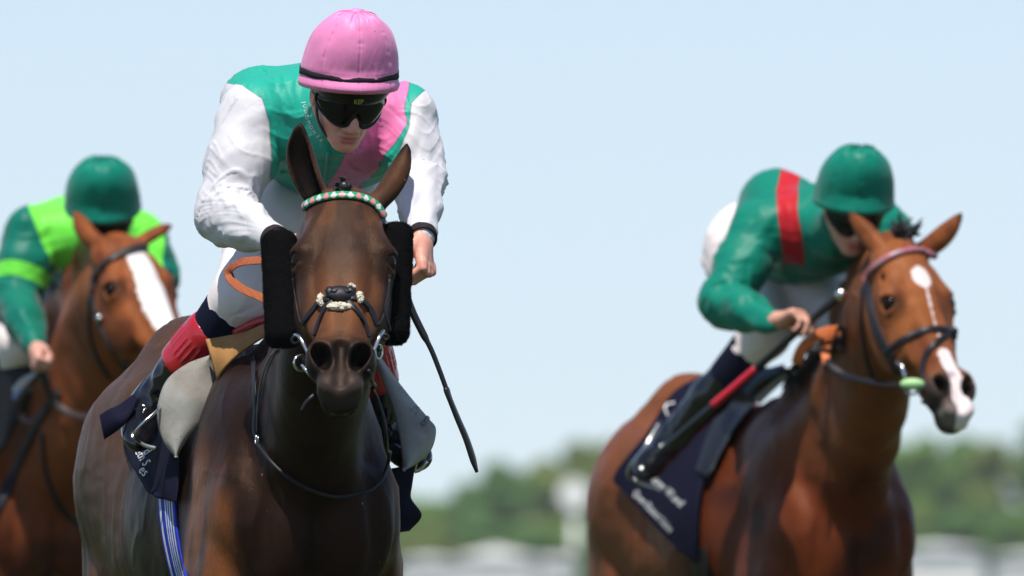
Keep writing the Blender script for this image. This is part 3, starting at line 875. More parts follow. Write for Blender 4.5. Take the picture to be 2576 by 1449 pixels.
def rider(spec):
    J = spec['joints']; H = spec['H']; g = spec.get('res', .0042); cs = spec.get('cres', .0043)
    name = 'person'
    s = spec.get('scale', 1.0)
    pts = np.array([J[k] for k in J] + [H.o])
    lo, hi = pts.min(0), pts.max(0)
    base = np.array([pts[:, 0].mean(), pts[:, 1].mean(), lo[2]-.1])
    # ---------------- body: one continuous figure
    fh = [[(H.o[i]-.10, H.o[i]+.10, spec['gh'])] if 'gh' in spec else () for i in range(3)]
    v = Vol(Vol.axis(lo[0]-.16, hi[0]+.16, g, fh[0]), Vol.axis(lo[1]-.18, hi[1]+.2, g, fh[1]), Vol.axis(lo[2]-.16, hi[2]+.24, g, fh[2]))
    chest, pelvis, neck = J['chest'], J['pelvis'], J['neck']
    v.cone(chest, pelvis, .115, .105, .05); v.cone(J['shl'], J['shr'], .055, .055, .06)
    v.cone(neck, H(0, -.045, -.028), .052, .050, .03)
    v.cone(chest, neck, .09, .06, .05)
    for sd in ('l', 'r'):
        v.chain([J['sh'+sd], J['el'+sd], J['wr'+sd]], [.050, .040, .026], .02)
        v.chain([J['hip'+sd], J['kn'+sd], J['an'+sd]], [.085, .055, .036], .03)
        v.cone(J['an'+sd], J['toe'+sd], .035, .025, .02)
    E = lambda c, r, k=.012, sub=False: v.ell(H(*c), r, k, H.M, sub)
    E((0, .030, -.008), (.074, .100, .094)); E((0, -.030, .028), (.060, .072, .054), .02)
    for sx in (-1, 1):
        v.cone(H(sx*.052, -.045, -.012), H(sx*.018, -.095, .060), .020, .016, .025)
        E((sx*.038, -.026, .058), (.024, .022, .022), .02)
        E((sx*.0135, -.043, .094), (.0095, .0085, .012), .006)
        E((sx*.077, -.006, -.012), (.009, .031, .020), .008); E((sx*.086, -.004, -.008), (.006, .020, .011), .006, True)
        E((sx*.031, .004, .080), (.017, .011, .012), .008, True)
        E((sx*.031, .003, .076), (.014, .010, .010), .004)
        v.cone(H(sx*.012, .020, .094), H(sx*.046, .020, .078), .008, .006, .010)
        E((sx*.0065, -.052, .104), (.0035, .004, .004), .003, True)
    v.cone(H(0, .008, .088), H(0, -.037, .108), .0090, .0125, .012)
    E((0, -.100, .068), (.024, .016, .018), .014)
    E((0, -.070, .066), (.034, .022, .024), .014)
    E((0, -.0688, .0875), (.021, .0036, .0060), .004); E((0, -.0785, .0858), (.0185, .0062, .0070), .005)
    v.chain([H(-.026, -.0715, .0790), H(-.013, -.0722, .0885), H(0, -.0735, .0918), H(.013, -.0722, .0885), H(.026, -.0715, .0790)], [.0010, .0016, .0016, .0016, .0010], .0025, sub=True)
    E((0, -.0885, .0885), (.015, .0035, .005), .006, True)
    for sx in (-1, 1): v.cone(H(sx*.020, -.045, .086), H(sx*.030, -.066, .076), .0015, .0012, .006, sub=True)
    for hk in spec['hands']:
        hand(v, *hk)
    V, F = v.mesh(); V, F = keep_main(V, F)
    hl = H.inv(V)
    lip = np.maximum(sstep(1.3, .8, ellip(hl, (0, -.0692, .088), (.023, .0040, .010))), sstep(1.25, .85, ellip(hl, (0, -.0785, .087), (.020, .0068, .011))))
    body = mk(name, V, F, skin_material(spec['id'] + '_skin', spec.get('tone', (.74, .37, .28)), (.56, .17, .15)), None, base, {'lip': lip.astype(np.float32)})
    props(body, spec['label'], 'jockey', 'jockeys in the finish')
    # ---------------- shirt
    m = Vol(Vol.axis(lo[0]-.18, hi[0]+.18, cs), Vol.axis(lo[1]-.15, hi[1]+.2, cs), Vol.axis(min(J['ell'][2], J['wrl'][2], J['wrr'][2], J['elr'][2], chest[2])-.26, hi[2]+.2, cs))
    tw, tt = spec.get('torso', (.20, .145))
    ax = unit(pelvis-chest); lat = unit(np.asarray(J['shr'])-np.asarray(J['shl'])); dep = np.cross(ax, lat)
    for f, a, b in ((0.0, .88, .90), (.3, 1.0, 1.0), (.62, 1.0, 1.02)):
        c = chest*(1-f)+pelvis*f
        m.ell(c, (.17, tw*a, tt*b), .08, np.array([ax, lat, dep]))
    m.cone(J['shl'], J['shr'], .075, .075, .07)
    m.cone(neck - (H.o-neck)*.12, neck + (H.o-neck)*.30, .085, .066, .04)
    for q, r, k in spec.get('shirt_extra', ()): m.ell(q, r, k)
    ar = spec.get('sleeve', (.078, .070, .060, .036))
    tor = m.d.copy()
    for sd in ('l', 'r'):
        e = J['el'+sd]; w = J['wr'+sd]; mid = e*.5+w*.5; sh = J['sh'+sd]
        b = spec.get('bag', {}).get(sd, (0, 0, 0)); um = sh*.5+e*.5+np.asarray(b)
        sc = spec.get('arm_scale', {}).get(sd, 1.0)
        m.chain([sh, um, e], [ar[0]*sc, (ar[0]*.55+ar[1]*.5)*sc, ar[1]*sc], .03)
        m.chain([e, mid, w - (w-e)*.06], [ar[1]*sc, ar[2]*sc, ar[3]], .025)
        m.cone(w - (w-e)*.05, w + (w-e)*.02, ar[3]+.003, ar[3]-.004, .01)
    # hollow cuffs, neck and waist do not show; cut what would bury the head
    m.cone(H(0, -.02, -.02), H(0, -.085, .03), .062, .050, .01, sub=True)
    for q, r, k in spec.get('shirt_cut', ()): m.ell(q, r, k, None, True)
    V, F = m.mesh(); V, F = keep_main(V, F)
    bones = [(J['sh'+a], J['el'+a]) for a in 'lr'] + [(J['el'+a], J['wr'+a]) for a in 'lr'] + [(chest, pelvis)]
    V0 = V; ii = [np.clip(np.searchsorted(m.ax[k], V0[:, k]), 0, len(m.ax[k])-1) for k in range(3)]; dt0 = tor[ii[0], ii[1], ii[2]]
    near = lambda V: np.minimum(1, np.minimum(np.linalg.norm(V-J['wrl'], axis=1), np.linalg.norm(V-J['wrr'], axis=1))/.10)
    V = wrinkle(V, F, bones, spec.get('fold', .0105), 13, spec.get('seed', 1), lambda V, s_, fr, ix: near(V)*np.where(ix == 4, .8, .7 + .6*np.abs(fr-.5)), fine=.0036)
    V = wrinkle(V, F, bones, spec.get('fold', .0105)*.40, 22, spec.get('seed', 1)+40, lambda V, s_, fr, ix: near(V)*np.where(ix == 4, .3, 1))
    V = body_folds(V, F, sstep(.02, -.04, dt0), .011, spec.get('seed', 1)+60)
    dt = np.empty(len(V0))
    ii = [np.clip(np.searchsorted(m.ax[k], V0[:, k]), 0, len(m.ax[k])-1) for k in range(3)]
    dt = tor[ii[0], ii[1], ii[2]]
    s_, an, rr, fr, ix = bone_coords(V0, bones)
    at = spec['pattern'](V0, dt, s_, fr, ix, J, H, m)
    SV = (V, F)
    shirt = mk('silk_shirt', V, F, satin(spec['id'] + '_silk', spec['silk'], list(at), rough=spec.get('silk_rough', .46), speck=spec.get('speck', False)), body, None, at)
    if spec.get('wristbands'):
        for sd in ('l', 'r'):
            w = J['wr'+sd]; e = J['el'+sd]; dd = unit(w-e)
            cc = w + dd*.006; u0 = unit(np.cross(dd, [.1, .9, .2])); w0 = np.cross(dd, u0); aa = np.linspace(0, 2*np.pi, 28, endpoint=False)
            MB().tube(cc + (np.cos(aa)[:, None]*u0 + np.sin(aa)[:, None]*w0)*.0335, .0125, 8, up=np.cos(aa)[:, None]*u0 + np.sin(aa)[:, None]*w0, flat=.22, closed=True).build('wristband', M_band, body)
    # ---------------- breeches, stockings, boots
    zlo = min(J['knl'][2], J['knr'][2]) - .16
    b = Vol(Vol.axis(lo[0]-.18, hi[0]+.18, cs), Vol.axis(lo[1]-.05, hi[1]+.25, cs), Vol.axis(zlo, pelvis[2]+.25, cs))
    b.ell(pelvis + spec.get('seat', np.zeros(3)), (.175, .15, .135), .05)
    b.cone(pelvis, pelvis*.45+chest*.55, .125, .12, .05)
    for sd in ('l', 'r'):
        hp, kn, an_ = J['hip'+sd], J['kn'+sd], J['an'+sd]
        b.chain([hp, hp*.5+kn*.5, kn], [.115, .098, .076], .05)
        b.cone(kn, kn*.86+an_*.14, .076, .066, .02)
    V, F = b.mesh(); V, F = keep_main(V, F)
    bon = [(J['hip'+a], J['kn'+a]) for a in 'lr'] + [(chest, pelvis)]
    ke = np.array([J['knl'], J['knr']])
    V = wrinkle(V, F, bon, .014, 13, spec.get('seed', 1)+70, lambda V, s_, fr, ix: np.clip(np.linalg.norm(V[:, None]-ke, axis=2).min(1)/.14-.4, 0, 1), fine=.003)
    mk('breeches', V, F, M_breech, body)
    legs = {}
    for sd in ('l', 'r'):
        kn, an_, toe = J['kn'+sd], J['an'+sd], J['toe'+sd]
        q = lambda f: kn*(1-f)+an_*f
        l_ = np.minimum(np.minimum(kn, an_), toe)-.13; h_ = np.maximum(np.maximum(kn, an_), toe)+.13
        sv = Vol(*[Vol.axis(l_[i], h_[i], cs) for i in range(3)])
        f0, f1, f2 = spec.get('leg', (.06, .40, .58))
        sv.cone(q(f0), q(f1+.03), .071, .058, .01)
        V, F = sv.mesh(); V = wrinkle(V, F, [(kn, an_)], .0022, 30, 5)
        legs[sd] = (mk('stocking', V, F, spec.get('stocking', M_navy), body), V, F)
        bv = Vol(*[Vol.axis(l_[i], h_[i], cs*.85) for i in range(3)])
        bv.chain([q(f1), q(f1+.2), q(.9), an_], [.056, .057, .046, .044], .02)
        fo = spec['foot'][sd]
        fx = unit(toe-an_); fw = unit(np.asarray(fo) - fx*np.dot(fo, fx)); fn = np.cross(fx, fw)
        bv.ell(an_*.35+toe*.65, (.105, .046, .036), .03, np.array([fx, fw, fn]))
        bv.ell(an_ - fx*.03, (.05, .036, .045), .03, np.array([fx, fw, fn]))
        V, F = bv.mesh(); V, F = keep_main(V, F)
        V = wrinkle(V, F, [(kn, an_), (an_, toe)], .0055, 34, 3, lambda V, s, fr, ix: np.where(ix == 0, sstep(.6, .85, fr), .15))
        boot = mk('boot', V, F, M_patent, body)
        if spec.get('boot_top') is not None:
            cv = Vol(*[Vol.axis(l_[i], h_[i], cs*.7) for i in range(3)])
            cv.cone(q(f1-.015), q(f2), .0655, .0640, .004)
            c0, c1 = q(f1-.015), q(f2); dd = unit(c1-c0)
            cv.cone(c0-dd*.12, c0-dd*.075, .075, .075, .004, sub=True); cv.cone(c1+dd*.12, c1+dd*.075, .075, .075, .004, sub=True)
            cv.cone(c0-dd*.05, c1+dd*.05, .057, .057, .003, sub=True)
            V, F = cv.mesh()
            N = vnormals(V, F); s2, an2, *_ = bone_coords(V, [(c0, c1)])
            ribs = np.where(np.abs(((an2*4.2) % 1)-.5) < .18, 1, 0)*sstep(.1, .3, (V-c0)@dd/np.linalg.norm(c1-c0))*sstep(.85, .7, (V-c0)@dd/np.linalg.norm(c1-c0))
            mk('boot_top', V + N*(ribs*.0018)[:, None], F, spec['boot_top'], boot)
    return dict(body=body, shirt=shirt, J=J, H=H, SV=SV, leg=legs)
M_breech = simple('white_breeches', (.86, .76, .74), rough=.55, spec=.25, var=.05, vscale=12, sheen=.1, bump=.0008, bscale=120)

# centre rider
Hc = None
def rider_head(o, pitch, yaw, roll):
    th, ps, ro = R(pitch), R(yaw), R(roll)
    Fv = np.array([0, -math.cos(th), -math.sin(th)]); U = np.array([0, -math.sin(th), math.cos(th)]); X = np.array([1., 0, 0])
    Rz = np.array(Matrix.Rotation(ps, 3, 'Z')); Ry = np.array(Matrix.Rotation(ro, 3, 'Y'))
    g = lambda v: Ry@(Rz@v)
    return Frame(o, g(X), g(U), g(Fv))
TEAL = (.015, .37, .27); PINK = (.80, .20, .43)
Hc = rider_head(P(872, 240, .49), 27, 17, 4)
Hcap = rider_head(P(877, 211, .50), 9, 10, 1)
def pattern_center(V, dt, s, fr, ix, J, H, m):
    da = np.full(len(V), 9.0)
    for sd, rr in (('l', .083), ('r', .080)):
        a, b = J['sh'+sd], J['el'+sd]; d = unit(b-a)
        lat = (V[:, 0]-J['chest'][0])*(-1 if sd == 'l' else 1)
        zz, ll = spec_arm[sd]
        inside = .6*(lat - np.interp(V[:, 2], zz, ll))
        da = np.maximum(da if sd == 'r' else -9, inside)
    sleeve = np.where(ix < 4, np.maximum(da, np.where((ix == 2) | (ix == 3), .05, -1)), np.minimum(da, .02))
    ys = (460, 440, 400, 360, 310, 230)
    zz = [P(0, q, .72)[2] for q in ys]
    xc = np.interp(V[:, 2], zz, [P(q, 0, .72)[0] for q in (862, 880, 912, 945, 976, 984)])
    hw = np.interp(V[:, 2], zz, (.038, .040, .046, .046, .043, .038))
    sash = .8*(hw - np.abs(V[:, 0] - xc + .004*np.sin(V[:, 2]*60)))
    return {'sash': sash, 'sleeve': sleeve}
_z = lambda *y: [P(0, q, .8)[2] for q in y]
spec_arm = {'l': (_z(460, 440, 310, 250, 215, 190), (.145, .147, .150, .168, .215, .30)), 'r': (_z(460, 410, 330, 260, 235, 200), (.13, .145, .183, .190, .215, .30))}
Jc = dict(chest=P(838, 302, .86), pelvis=P(800, 345, 1.36), neck=P(852, 300, .68),
          shl=P(640, 285, .80), shr=P(1018, 300, .80), ell=P(568, 537, .72), elr=P(1052, 456, .72),
          wrl=P(690, 602, .50), wrr=P(1062, 592, .52), hipl=P(745, 470, 1.28), hipr=P(850, 470, 1.28),
          knl=P(612, 745, .93), knr=P(885, 745, .97), anl=P(366, 1030, 1.10), anr=P(975, 1100, 1.14),
          toel=P(345, 1098, .98), toer=P(1052, 1152, 1.0))
RC = rider(dict(id='centre', label='jockey in teal and pink silks with white sleeves and a pink cap', joints=Jc, H=Hc,
    hands=[(P(686, 606, .49), (1, -.5, -.12), (0, -.3, -1), (62, 80, 45), 1), (P(1060, 596, .51), (.12, -.35, -1), (-1, .35, -.25), (68, 82, 40), -1)],
    gh=.0023, silk=[TEAL, PINK, (.64, .625, .655)], pattern=pattern_center, torso=(.205, .150), shirt_extra=[(P(650, 262, 1.05), (.090, .13, .088), .05)], seed=4, boot_top=M_red_patent, stocking=M_navy,
    foot={'l': (.8, 0, -.6), 'r': (.8, 0, .6)}, sleeve=(.080, .068, .054, .034), arm_scale={'r': .92}, leg=(.06, .36, .58), wristbands=True))
t = NT('pink_silk'); cc = t.mix((.80, .22, .46), (.88, .30, .55), t.noise(t.coord(), 14, 3))
sp = t.math('MULTIPLY_ADD', t.noise(t.coord(), 88, 1), 20, -15.6, clamp=True); cc = t.mix(cc, (.10, .03, .05), t.math('MULTIPLY', sp, .8))
t.base(cc).set(rough=.46, spec=.28, sheen=.15).bump(t.noise(t.coord((1, 1, .35)), 60, 3), .0012); M_pink = t.m
cap_c = dome_cap(Hcap, 'silk_cap', M_pink, RC['body'], button=M_pink, seed=3)
pk = peak(Hcap, RC['body']); gg = goggles(Hc, RC['body'], M_gog)
def wrap_text(txt, size, fn, name, mat, parent, off=.0006, shear=0.0):
    V, F = text_mesh(txt, size)
    W = np.array([fn(a + shear*b, b, off) for a, b, _ in V])
    return mk(name, W, F, mat, parent, smooth=False)
M_lime = simple('lime_print', (.45, .62, .08), rough=.5); M_print = simple('white_print', (.78, .78, .76), rough=.6)
def on_peak(a, b, off):
    ph = R(2) + a/.125; tv = .90 - b/.040; fr = math.cos(ph)
    return Hcap(math.sin(ph)*(.1150-.022*tv + .0045 + off), .006 - tv*(.012 + .030*fr**.7), math.cos(ph)*(.137-.016*tv + .0045 + off) + .012*fr**2*(1-tv*.6))
wrap_text('KEP', .0165, on_peak, 'peak_lettering', M_lime, pk)

# ------------------------------------------------------------------ tack
from mathutils.bvhtree import BVHTree
CAM = np.array([0, CAM_Y, CAM_Z])
def tree(V, F): return BVHTree.FromPolygons([tuple(v) for v in V], [tuple(int(i) for i in f) for f in F])
def hit(bv, px, py, off=0.0, miss=None):
    """Point of the surface seen at (px, py), lifted off along its normal."""
    d = unit(P(px, py, 0) - CAM)
    loc, n, i, dist = bv.ray_cast(Vector(CAM), Vector(d))
    if loc is None: return (P(px, py, miss), -d) if miss is not None else (None, None)
    n = np.array(n); 
    if np.dot(n, d) > 0: n = -n
    return np.array(loc) + n*off, n
def strap(m, bv, pts, w, off=.003, n=28, flat=.28, miss=None, round_=False, a=0.0):
    """Leather strap laid on the surface along the picture points pts."""
    q = spline(np.array(pts, float), n)
    H_ = [hit(bv, x, y, off, miss) for x, y in q]
    H_ = [h for h in H_ if h[0] is not None]
    p = np.array([h[0] for h in H_]); nn = np.array([h[1] for h in H_])
    for _ in range(2):
        nn[1:-1] = (nn[:-2]+nn[1:-1]+nn[2:])/3; p[1:-1] = p[1:-1]*.5 + (p[:-2]+p[2:])*.25
    nn /= np.linalg.norm(nn, axis=1)[:, None]
    if round_: return m.tube(p, w, 10, a=a)
    return m.tube(p, w, 12, up=nn, flat=flat, a=a)
def free(pts, n=24):
    """Smooth curve through (px, py, Y) triples."""
    return spline([P(*p) for p in pts], n)
def pxgrid(rows, nu, nv, fn):
    """Rows of picture control points -> fine grid of world points through fn(px, py)."""
    rows = [spline(np.array(r, float), nv) for r in rows]
    G = np.stack(rows); C = np.stack([spline(G[:, j], nu) for j in range(nv)], 1)
    return np.array([[fn(*C[i, j]) for j in range(nv)] for i in range(nu)])
M_strap = simple('bridle_leather', (.012, .012, .016), rough=.42, spec=.3, var=.3, vscale=80, bump=.0005, bscale=400)
t = NT('black_sheepskin'); t.base(t.mix((.0025, .0025, .003), (.008, .008, .008), t.noise(t.coord(), 300, 3))).set(rough=.95, spec=.04)
t.bump(t.noise(t.coord(), 420, 4, .7), .003); M_fleece = t.m
M_wool = simple('cream_wool', (.62, .56, .44), rough=.95, spec=.1, var=.25, vscale=200, sheen=.3)
t = NT('browband_check'); t.base(t.attr('Col').outputs['Color']).set(rough=.38, spec=.45); M_brow = t.m
t = NT('tan_rubber_rein'); br = t.n('ShaderNodeTexChecker'); br.inputs['Scale'].default_value = 330; t.l(t.coord(), br.inputs['Vector'])
t.base(t.mix((.40, .115, .040), (.30, .075, .026), br.outputs['Fac'])).set(rough=.6, spec=.3).bump(br.outputs['Fac'], .0006); M_grip = t.m

def browband(m, bv, pts, r, pal, period, n=150, off=.006, stripes=False):
    q = spline(np.array(pts, float), n); H_ = [hit(bv, x, y, off) for x, y in q]
    ok = [h for h in H_ if h[0] is not None]
    p = np.array([h[0] for h in ok]); nn = np.array([h[1] for h in ok])
    for _ in range(14):
        nn[1:-1] = (nn[:-2]+nn[1:-1]+nn[2:])/3; p[1:-1] = p[1:-1]*.5 + (p[:-2]+p[2:])*.25
    m.tube(p, r, 28, up=nn, flat=.62)
    s = np.concatenate([[0], np.cumsum(np.linalg.norm(np.diff(p, axis=0), axis=1))])
    an = np.linspace(0, 2*np.pi, 28, endpoint=False)
    S, An = np.meshgrid(s, an, indexing='ij')
    tg = np.gradient(p, axis=0); wv = np.cross(tg, unit(p.mean(0)-CAM)); wv /= np.linalg.norm(wv, axis=1)[:, None]
    v = ((m.V[-1].reshape(len(p), 28, 3) - p[:, None])*wv[:, None]).sum(2)/r; k = np.floor(S/period).astype(int); fr = np.abs((S/period) % 1 - .5)*2
    if stripes: c = np.where((fr < .5)[..., None], pal[0], pal[1])
    else: c = np.where((fr + np.abs(v)*1.05 < .86)[..., None], np.where((k % 2 == 0)[..., None], pal[1], pal[2]), pal[0])
    return c.reshape(-1, 3)
def bridle_root(name, at, label):
    return props(empty(name, at), label, 'bridle')

# ---- centre horse
bvC = tree(CEN['W'], CEN['F'])
rt = empty('bridle', hit(bvC, 856, 700)[0], 'black racing bridle with sheepskin cheek pads and green, pink and white browband', 'bridle', 'bridles of the racehorses')
m = MB(); cc = browband(m, bvC, [(757, 552), (765, 526), (792, 508), (828, 498), (868, 495), (910, 501), (942, 517), (962, 545)], .0115,
                        [(.01, .30, .12), (.75, .22, .27), (.62, .60, .62)], .0185)
mk('browband', np.vstack(m.V), m.F, M_brow, rt, None, {'Col': cc})
def fleece_pad(cx, w, Y0, Y1, seed, lean):
    """Sheepskin roll fixed along the cheek piece."""
    a = P(cx[0], cx[1], Y0); b = P(cx[2], cx[3], Y1)
    lo = np.minimum(a, b)-.09; hi = np.maximum(a, b)+.09
    v = Vol(*[Vol.axis(lo[i], hi[i], .0042) for i in range(3)])
    d = unit(b-a); sd = unit(np.cross(d, [0, 1, 0])); dp = np.cross(d, sd)
    def fn(X, Y, Z):
        x, y, z = X-a[0], Y-a[1], Z-a[2]
        L = np.linalg.norm(b-a)
        u = x*sd[0]+y*sd[1]+z*sd[2]; t_ = x*d[0]+y*d[1]+z*d[2]; q = x*dp[0]+y*dp[1]+z*dp[2]
        qx = np.abs(u)-(w[0]-.032); qt = np.abs(t_-L/2)-(L/2-.026); qq = np.abs(q)-(w[1]-.032)
        return np.sqrt(np.maximum(qx, 0)**2+np.maximum(qt, 0)**2+np.maximum(qq, 0)**2) + np.minimum(np.maximum(np.maximum(qx, qt), qq), 0) - .029
    v._mix(fn, lo, hi, .002, False)
    V, F = v.mesh(); N = vnormals(V, F)
    V = V + N*(.0014*fbm(V*60, 2, seed) + .0016*noise(V*260, seed+5))[:, None]
    pad = mk('cheek_pad', V, F, M_fleece, rt)
    rg = np.random.default_rng(seed+50); N = vnormals(V, F); ix = rg.integers(0, len(V), 9000)
    p = V[ix]; d2 = N[ix] + rg.normal(0, .55, (9000, 3)); d2 /= np.linalg.norm(d2, axis=1)[:, None]
    sdw = np.cross(d2, rg.normal(0, 1, (9000, 3))); sdw /= np.linalg.norm(sdw, axis=1)[:, None]
    Q = np.stack([p - sdw*.0007, p + sdw*.0007, p + d2*rg.uniform(.0022, .0048, (9000, 1))], 1).reshape(-1, 3)
    mk('fleece', Q, np.arange(len(Q)).reshape(-1, 3), M_fleece, pad, smooth=False, kind='stuff')
    return pad
fleece_pad((702, 588, 714, 868), (.045, .042), .085, -.01, 1, 0)
fleece_pad((1001, 567, 989, 860), (.040, .042), .085, -.01, 2, 0)
m = MB()
for (pts, w) in (([(740, 700), (746, 750), (757, 806), (768, 816)], .0045), ([(978, 690), (972, 760), (962, 795), (950, 818)], .0042)):
    strap(m, bvC, pts, w, .004, miss=-.08)
m.tube(free([(980, 702, -.13), (976, 740, -.14), (969, 775, -.15), (974, 806, -.15), (982, 832, -.14)], 20), .0032, 8)
m.build('cheek_strap', M_strap, rt, split=True)
m = MB()
for pts, w in (([(830, 752), (806, 760), (785, 785), (766, 808)], .0070), ([(882, 750), (905, 755), (931, 780), (946, 820)], .0075),
               ([(838, 760), (823, 770), (806, 806), (792, 846)], .0062), ([(875, 758), (895, 782), (916, 814), (926, 850)], .0062)):
    strap(m, bvC, pts, w, .004, n=22, flat=.35)
m.build('crossed_noseband', M_strap, rt, split=True)
pc, pn = hit(bvC, 856, 742, .007)
fx = unit(np.cross(pn, [0, 0, 1])); fx = fx if fx[0] > 0 else -fx; fy = np.cross(pn, fx); fy = fy if fy[2] > 0 else -fy
m = MB(); m.ball(pc, (.036, .021, .011), np.array([fx, fy, pn]), 28, 12)
for sx in (-1, 1):
    m.ball(pc + fx*sx*.024 + fy*.004, (.013, .015, .010), np.array([fx, fy, pn]), 16, 8)
    m.tube(spline([pc + fx*sx*.006 + fy*.004 + pn*.009, pc + fx*sx*.014 - fy*.004 + pn*.011, pc + fx*sx*.024 - fy*.001 + pn*.010], 8), .0022, 6)
nb = m.build('noseband_centre', M_strap, rt)
for (cx, cy, w_, h_) in ((811, 757, 9, 17), (855, 774, 31, 10), (902, 751, 9, 16), (884, 724, 8, 6)):
    c, nn = hit(bvC, cx, cy, .005); sc_ = .000932
    b_ = MB().ball((0, 0, 0), (w_*sc_, h_*sc_, .008), None, 60, 40); V = b_.V[0]; u_ = V/np.linalg.norm(V, axis=1)[:, None]
    V = V + u_*(.0035*np.abs(noise(V*210, int(cx))) + .0028*noise(V*420, 5))[:, None]
    mk('wool_trim', c + V@np.array([fx, fy, pn]), b_.F, M_wool, rt)
# the bit
bit = MB()
bit.tube(free([(742, 842, -.20), (752, 846, -.22), (764, 866, -.235), (777, 895, -.24)], 18), .0042, 10)
bit.tube(free([(760, 918, -.22), (772, 934, -.235), (787, 952, -.24)], 12), .0042, 10)
bit.tube(free([(964, 832, -.20), (955, 846, -.225), (946, 868, -.235), (936, 892, -.24)], 18), .0045, 10)
an = np.linspace(0, 2*np.pi, 25)[:-1]
for (cx, cy, rx, ry, Y) in ((757, 913, 17, 19, -.21), (952, 885, 9, 18, -.21)):
    bit.tube(np.array([P(cx+rx*math.cos(a), cy+ry*math.sin(a), Y+.012*math.cos(a)) for a in an]), .0034, 8, closed=True)
bit.build('bit', M_steel, rt, split=True)
m = MB(); m.box(P(768, 905, -.215), (.016, .012, .014)); m.box(P(950, 876, -.21), (.010, .010, .016))
for (cx, cy, rx, ry, Y) in ((743, 855, 9, 9, -.19), (969, 848, 8, 7, -.19)):
    m.tube(np.array([P(cx+rx*math.cos(a), cy+ry*math.sin(a), Y) for a in an]), .0030, 8, closed=True)
m.build('bit_keeper', M_strap, rt, split=True)
m = MB(); m.tube(free([(798, 988, -.24), (782, 1000, -.25), (768, 1014, -.25), (757, 1033, -.25)], 14), np.linspace(.0052, .003, 14), 8, up=(0, -1, .3), flat=.3)
m.build('strap_end', M_strap, rt)
# top knot of mane
m = MB(); c0, n0 = hit(bvC, 862, 478, 0)
rng = np.random.default_rng(5)
for i in range(70):
    b = c0 + np.array([rng.normal(0, .009), rng.uniform(-.004, .02), rng.normal(.004, .008)]) ; e = rng.normal(0, 1, 3)*[.008, .005, .007] + [0, -.008, .003]
    e = np.clip(e, -.012, .012)
    m.tube(spline([b, b+e*.6 + [0, -.004, .003], b+e*.7 + rng.normal(0, .003, 3) - [0, 0, .004]], 6), np.linspace(.0035, .0012, 6), 5)
m.ball(c0 + [.004, -.004, .008], (.014, .012, .013)); m.build('forelock', M_mane, CEN['body'], kind='stuff')

# reins and the looped neck line
rr_ = empty('reins', hit(bvC, 850, 1240)[0], 'thin black rein hanging in a loop across the dark chest, with a tan rubber grip', 'reins', 'reins of the racehorses')
m = MB()
loop = [(661, 1119), (706, 1172), (764, 1215), (826, 1239), (879, 1244), (927, 1234), (960, 1200), (972, 1138), (967, 1066), (951, 1009), (931, 966), (922, 930)]
q = spline(np.array(loop, float), 60); p = []
for i, (x, y) in enumerate(q):
    hpt, hn = hit(bvC, x, y, .012, .30); p.append(hpt)
p = np.array(p)
for _ in range(6): p[1:-1, 1] = p[1:-1, 1]*.4 + (p[:-2, 1]+p[2:, 1])*.3
m.tube(p, .0046, 10); m.build('rein_loop', M_strap, rr_)
m = MB()
strap(m, bvC, [(639, 903), (644, 947), (646, 1023), (644, 1085), (656, 1109)], .0068, .006, 30, miss=.5)
strap(m, bvC, [(700, 880), (682, 903), (662, 961), (652, 1042), (652, 1090)], .0045, .006, 30, miss=.3)
m.build('rein_end', M_strap, rr_, split=True)
m = MB(); bc, bn = hit(bvC, 656, 1108, .010, .5)
ex = unit(np.cross(bn, [0, 0, 1])); ey = np.cross(bn, ex)
m.tube([bc+ex*.009+ey*.009, bc-ex*.009+ey*.009, bc-ex*.009-ey*.009, bc+ex*.009-ey*.009], .0016, 6, closed=True); m.tube([bc+ey*.010, bc-ey*.012+bn*.003], .0014, 6)
m.build('buckle', M_steel, rr_, split=True)
m = MB(); p = free([(700, 652, .30), (650, 655, .32), (606, 660, .34), (578, 680, .37), (581, 703, .36), (612, 728, .30), (655, 747, .25), (700, 770, .20)], 60)
tg = np.gradient(p, axis=0)
upv = np.array([[math.sin(a*.9)*.25, -.55, 1.0 - .3*a] for a in np.linspace(0, 1.4, 60)])
m.tube(p, .0115, 12, up=np.array([[0, -.85, .5]]), flat=.16); m.build('rein_grip', M_grip, rr_)

# saddle
sd = empty('saddle', P(600, 900, .85), 'light racing saddle with tan front, dirty white flaps and blue striped girth', 'saddle', 'saddles of the racehorses')
def two_edge(rows, depth, n=26, mcols=14, bulge=.03):
    """Sheet between two picture edges; depth gives (Y left, Y right) per row, bulge lifts the middle to the viewer."""
    le = spline([(*r[0], d[0]) for r, d in zip(rows, depth)], n); ri = spline([(*r[1], d[1]) for r, d in zip(rows, depth)], n)
    G = np.zeros((n, mcols, 3))
    for i in range(n):
        for j in range(mcols):
            f = j/(mcols-1); a = le[i]*(1-f)+ri[i]*f
            G[i, j] = P(a[0], a[1], a[2] - bulge*4*f*(1-f))
    return G
def dirty(name, col, dirt, sc, amt, rough=.6, fine=90):
    t = NT(name); n = t.noise(t.coord(), sc, 4, .6); f = t.noise(t.coord(), fine, 3, .7)
    c = t.mix(col, dirt, t.math('MULTIPLY_ADD', n, 2.2*amt, -.85*amt, clamp=True))
    c = t.mix(c, tuple(x*.35 for x in dirt), t.math('MULTIPLY_ADD', f, 6, -3.9, clamp=True))
    t.base(c).set(rough=rough, spec=.3).bump(f, .0006); return t.m
M_flap = dirty('soiled_white_vinyl', (.33, .325, .30), (.17, .125, .08), 9, 1.0)
M_tan = dirty('tan_suede', (.40, .20, .065), (.22, .095, .03), 16, .9, .85, 140)
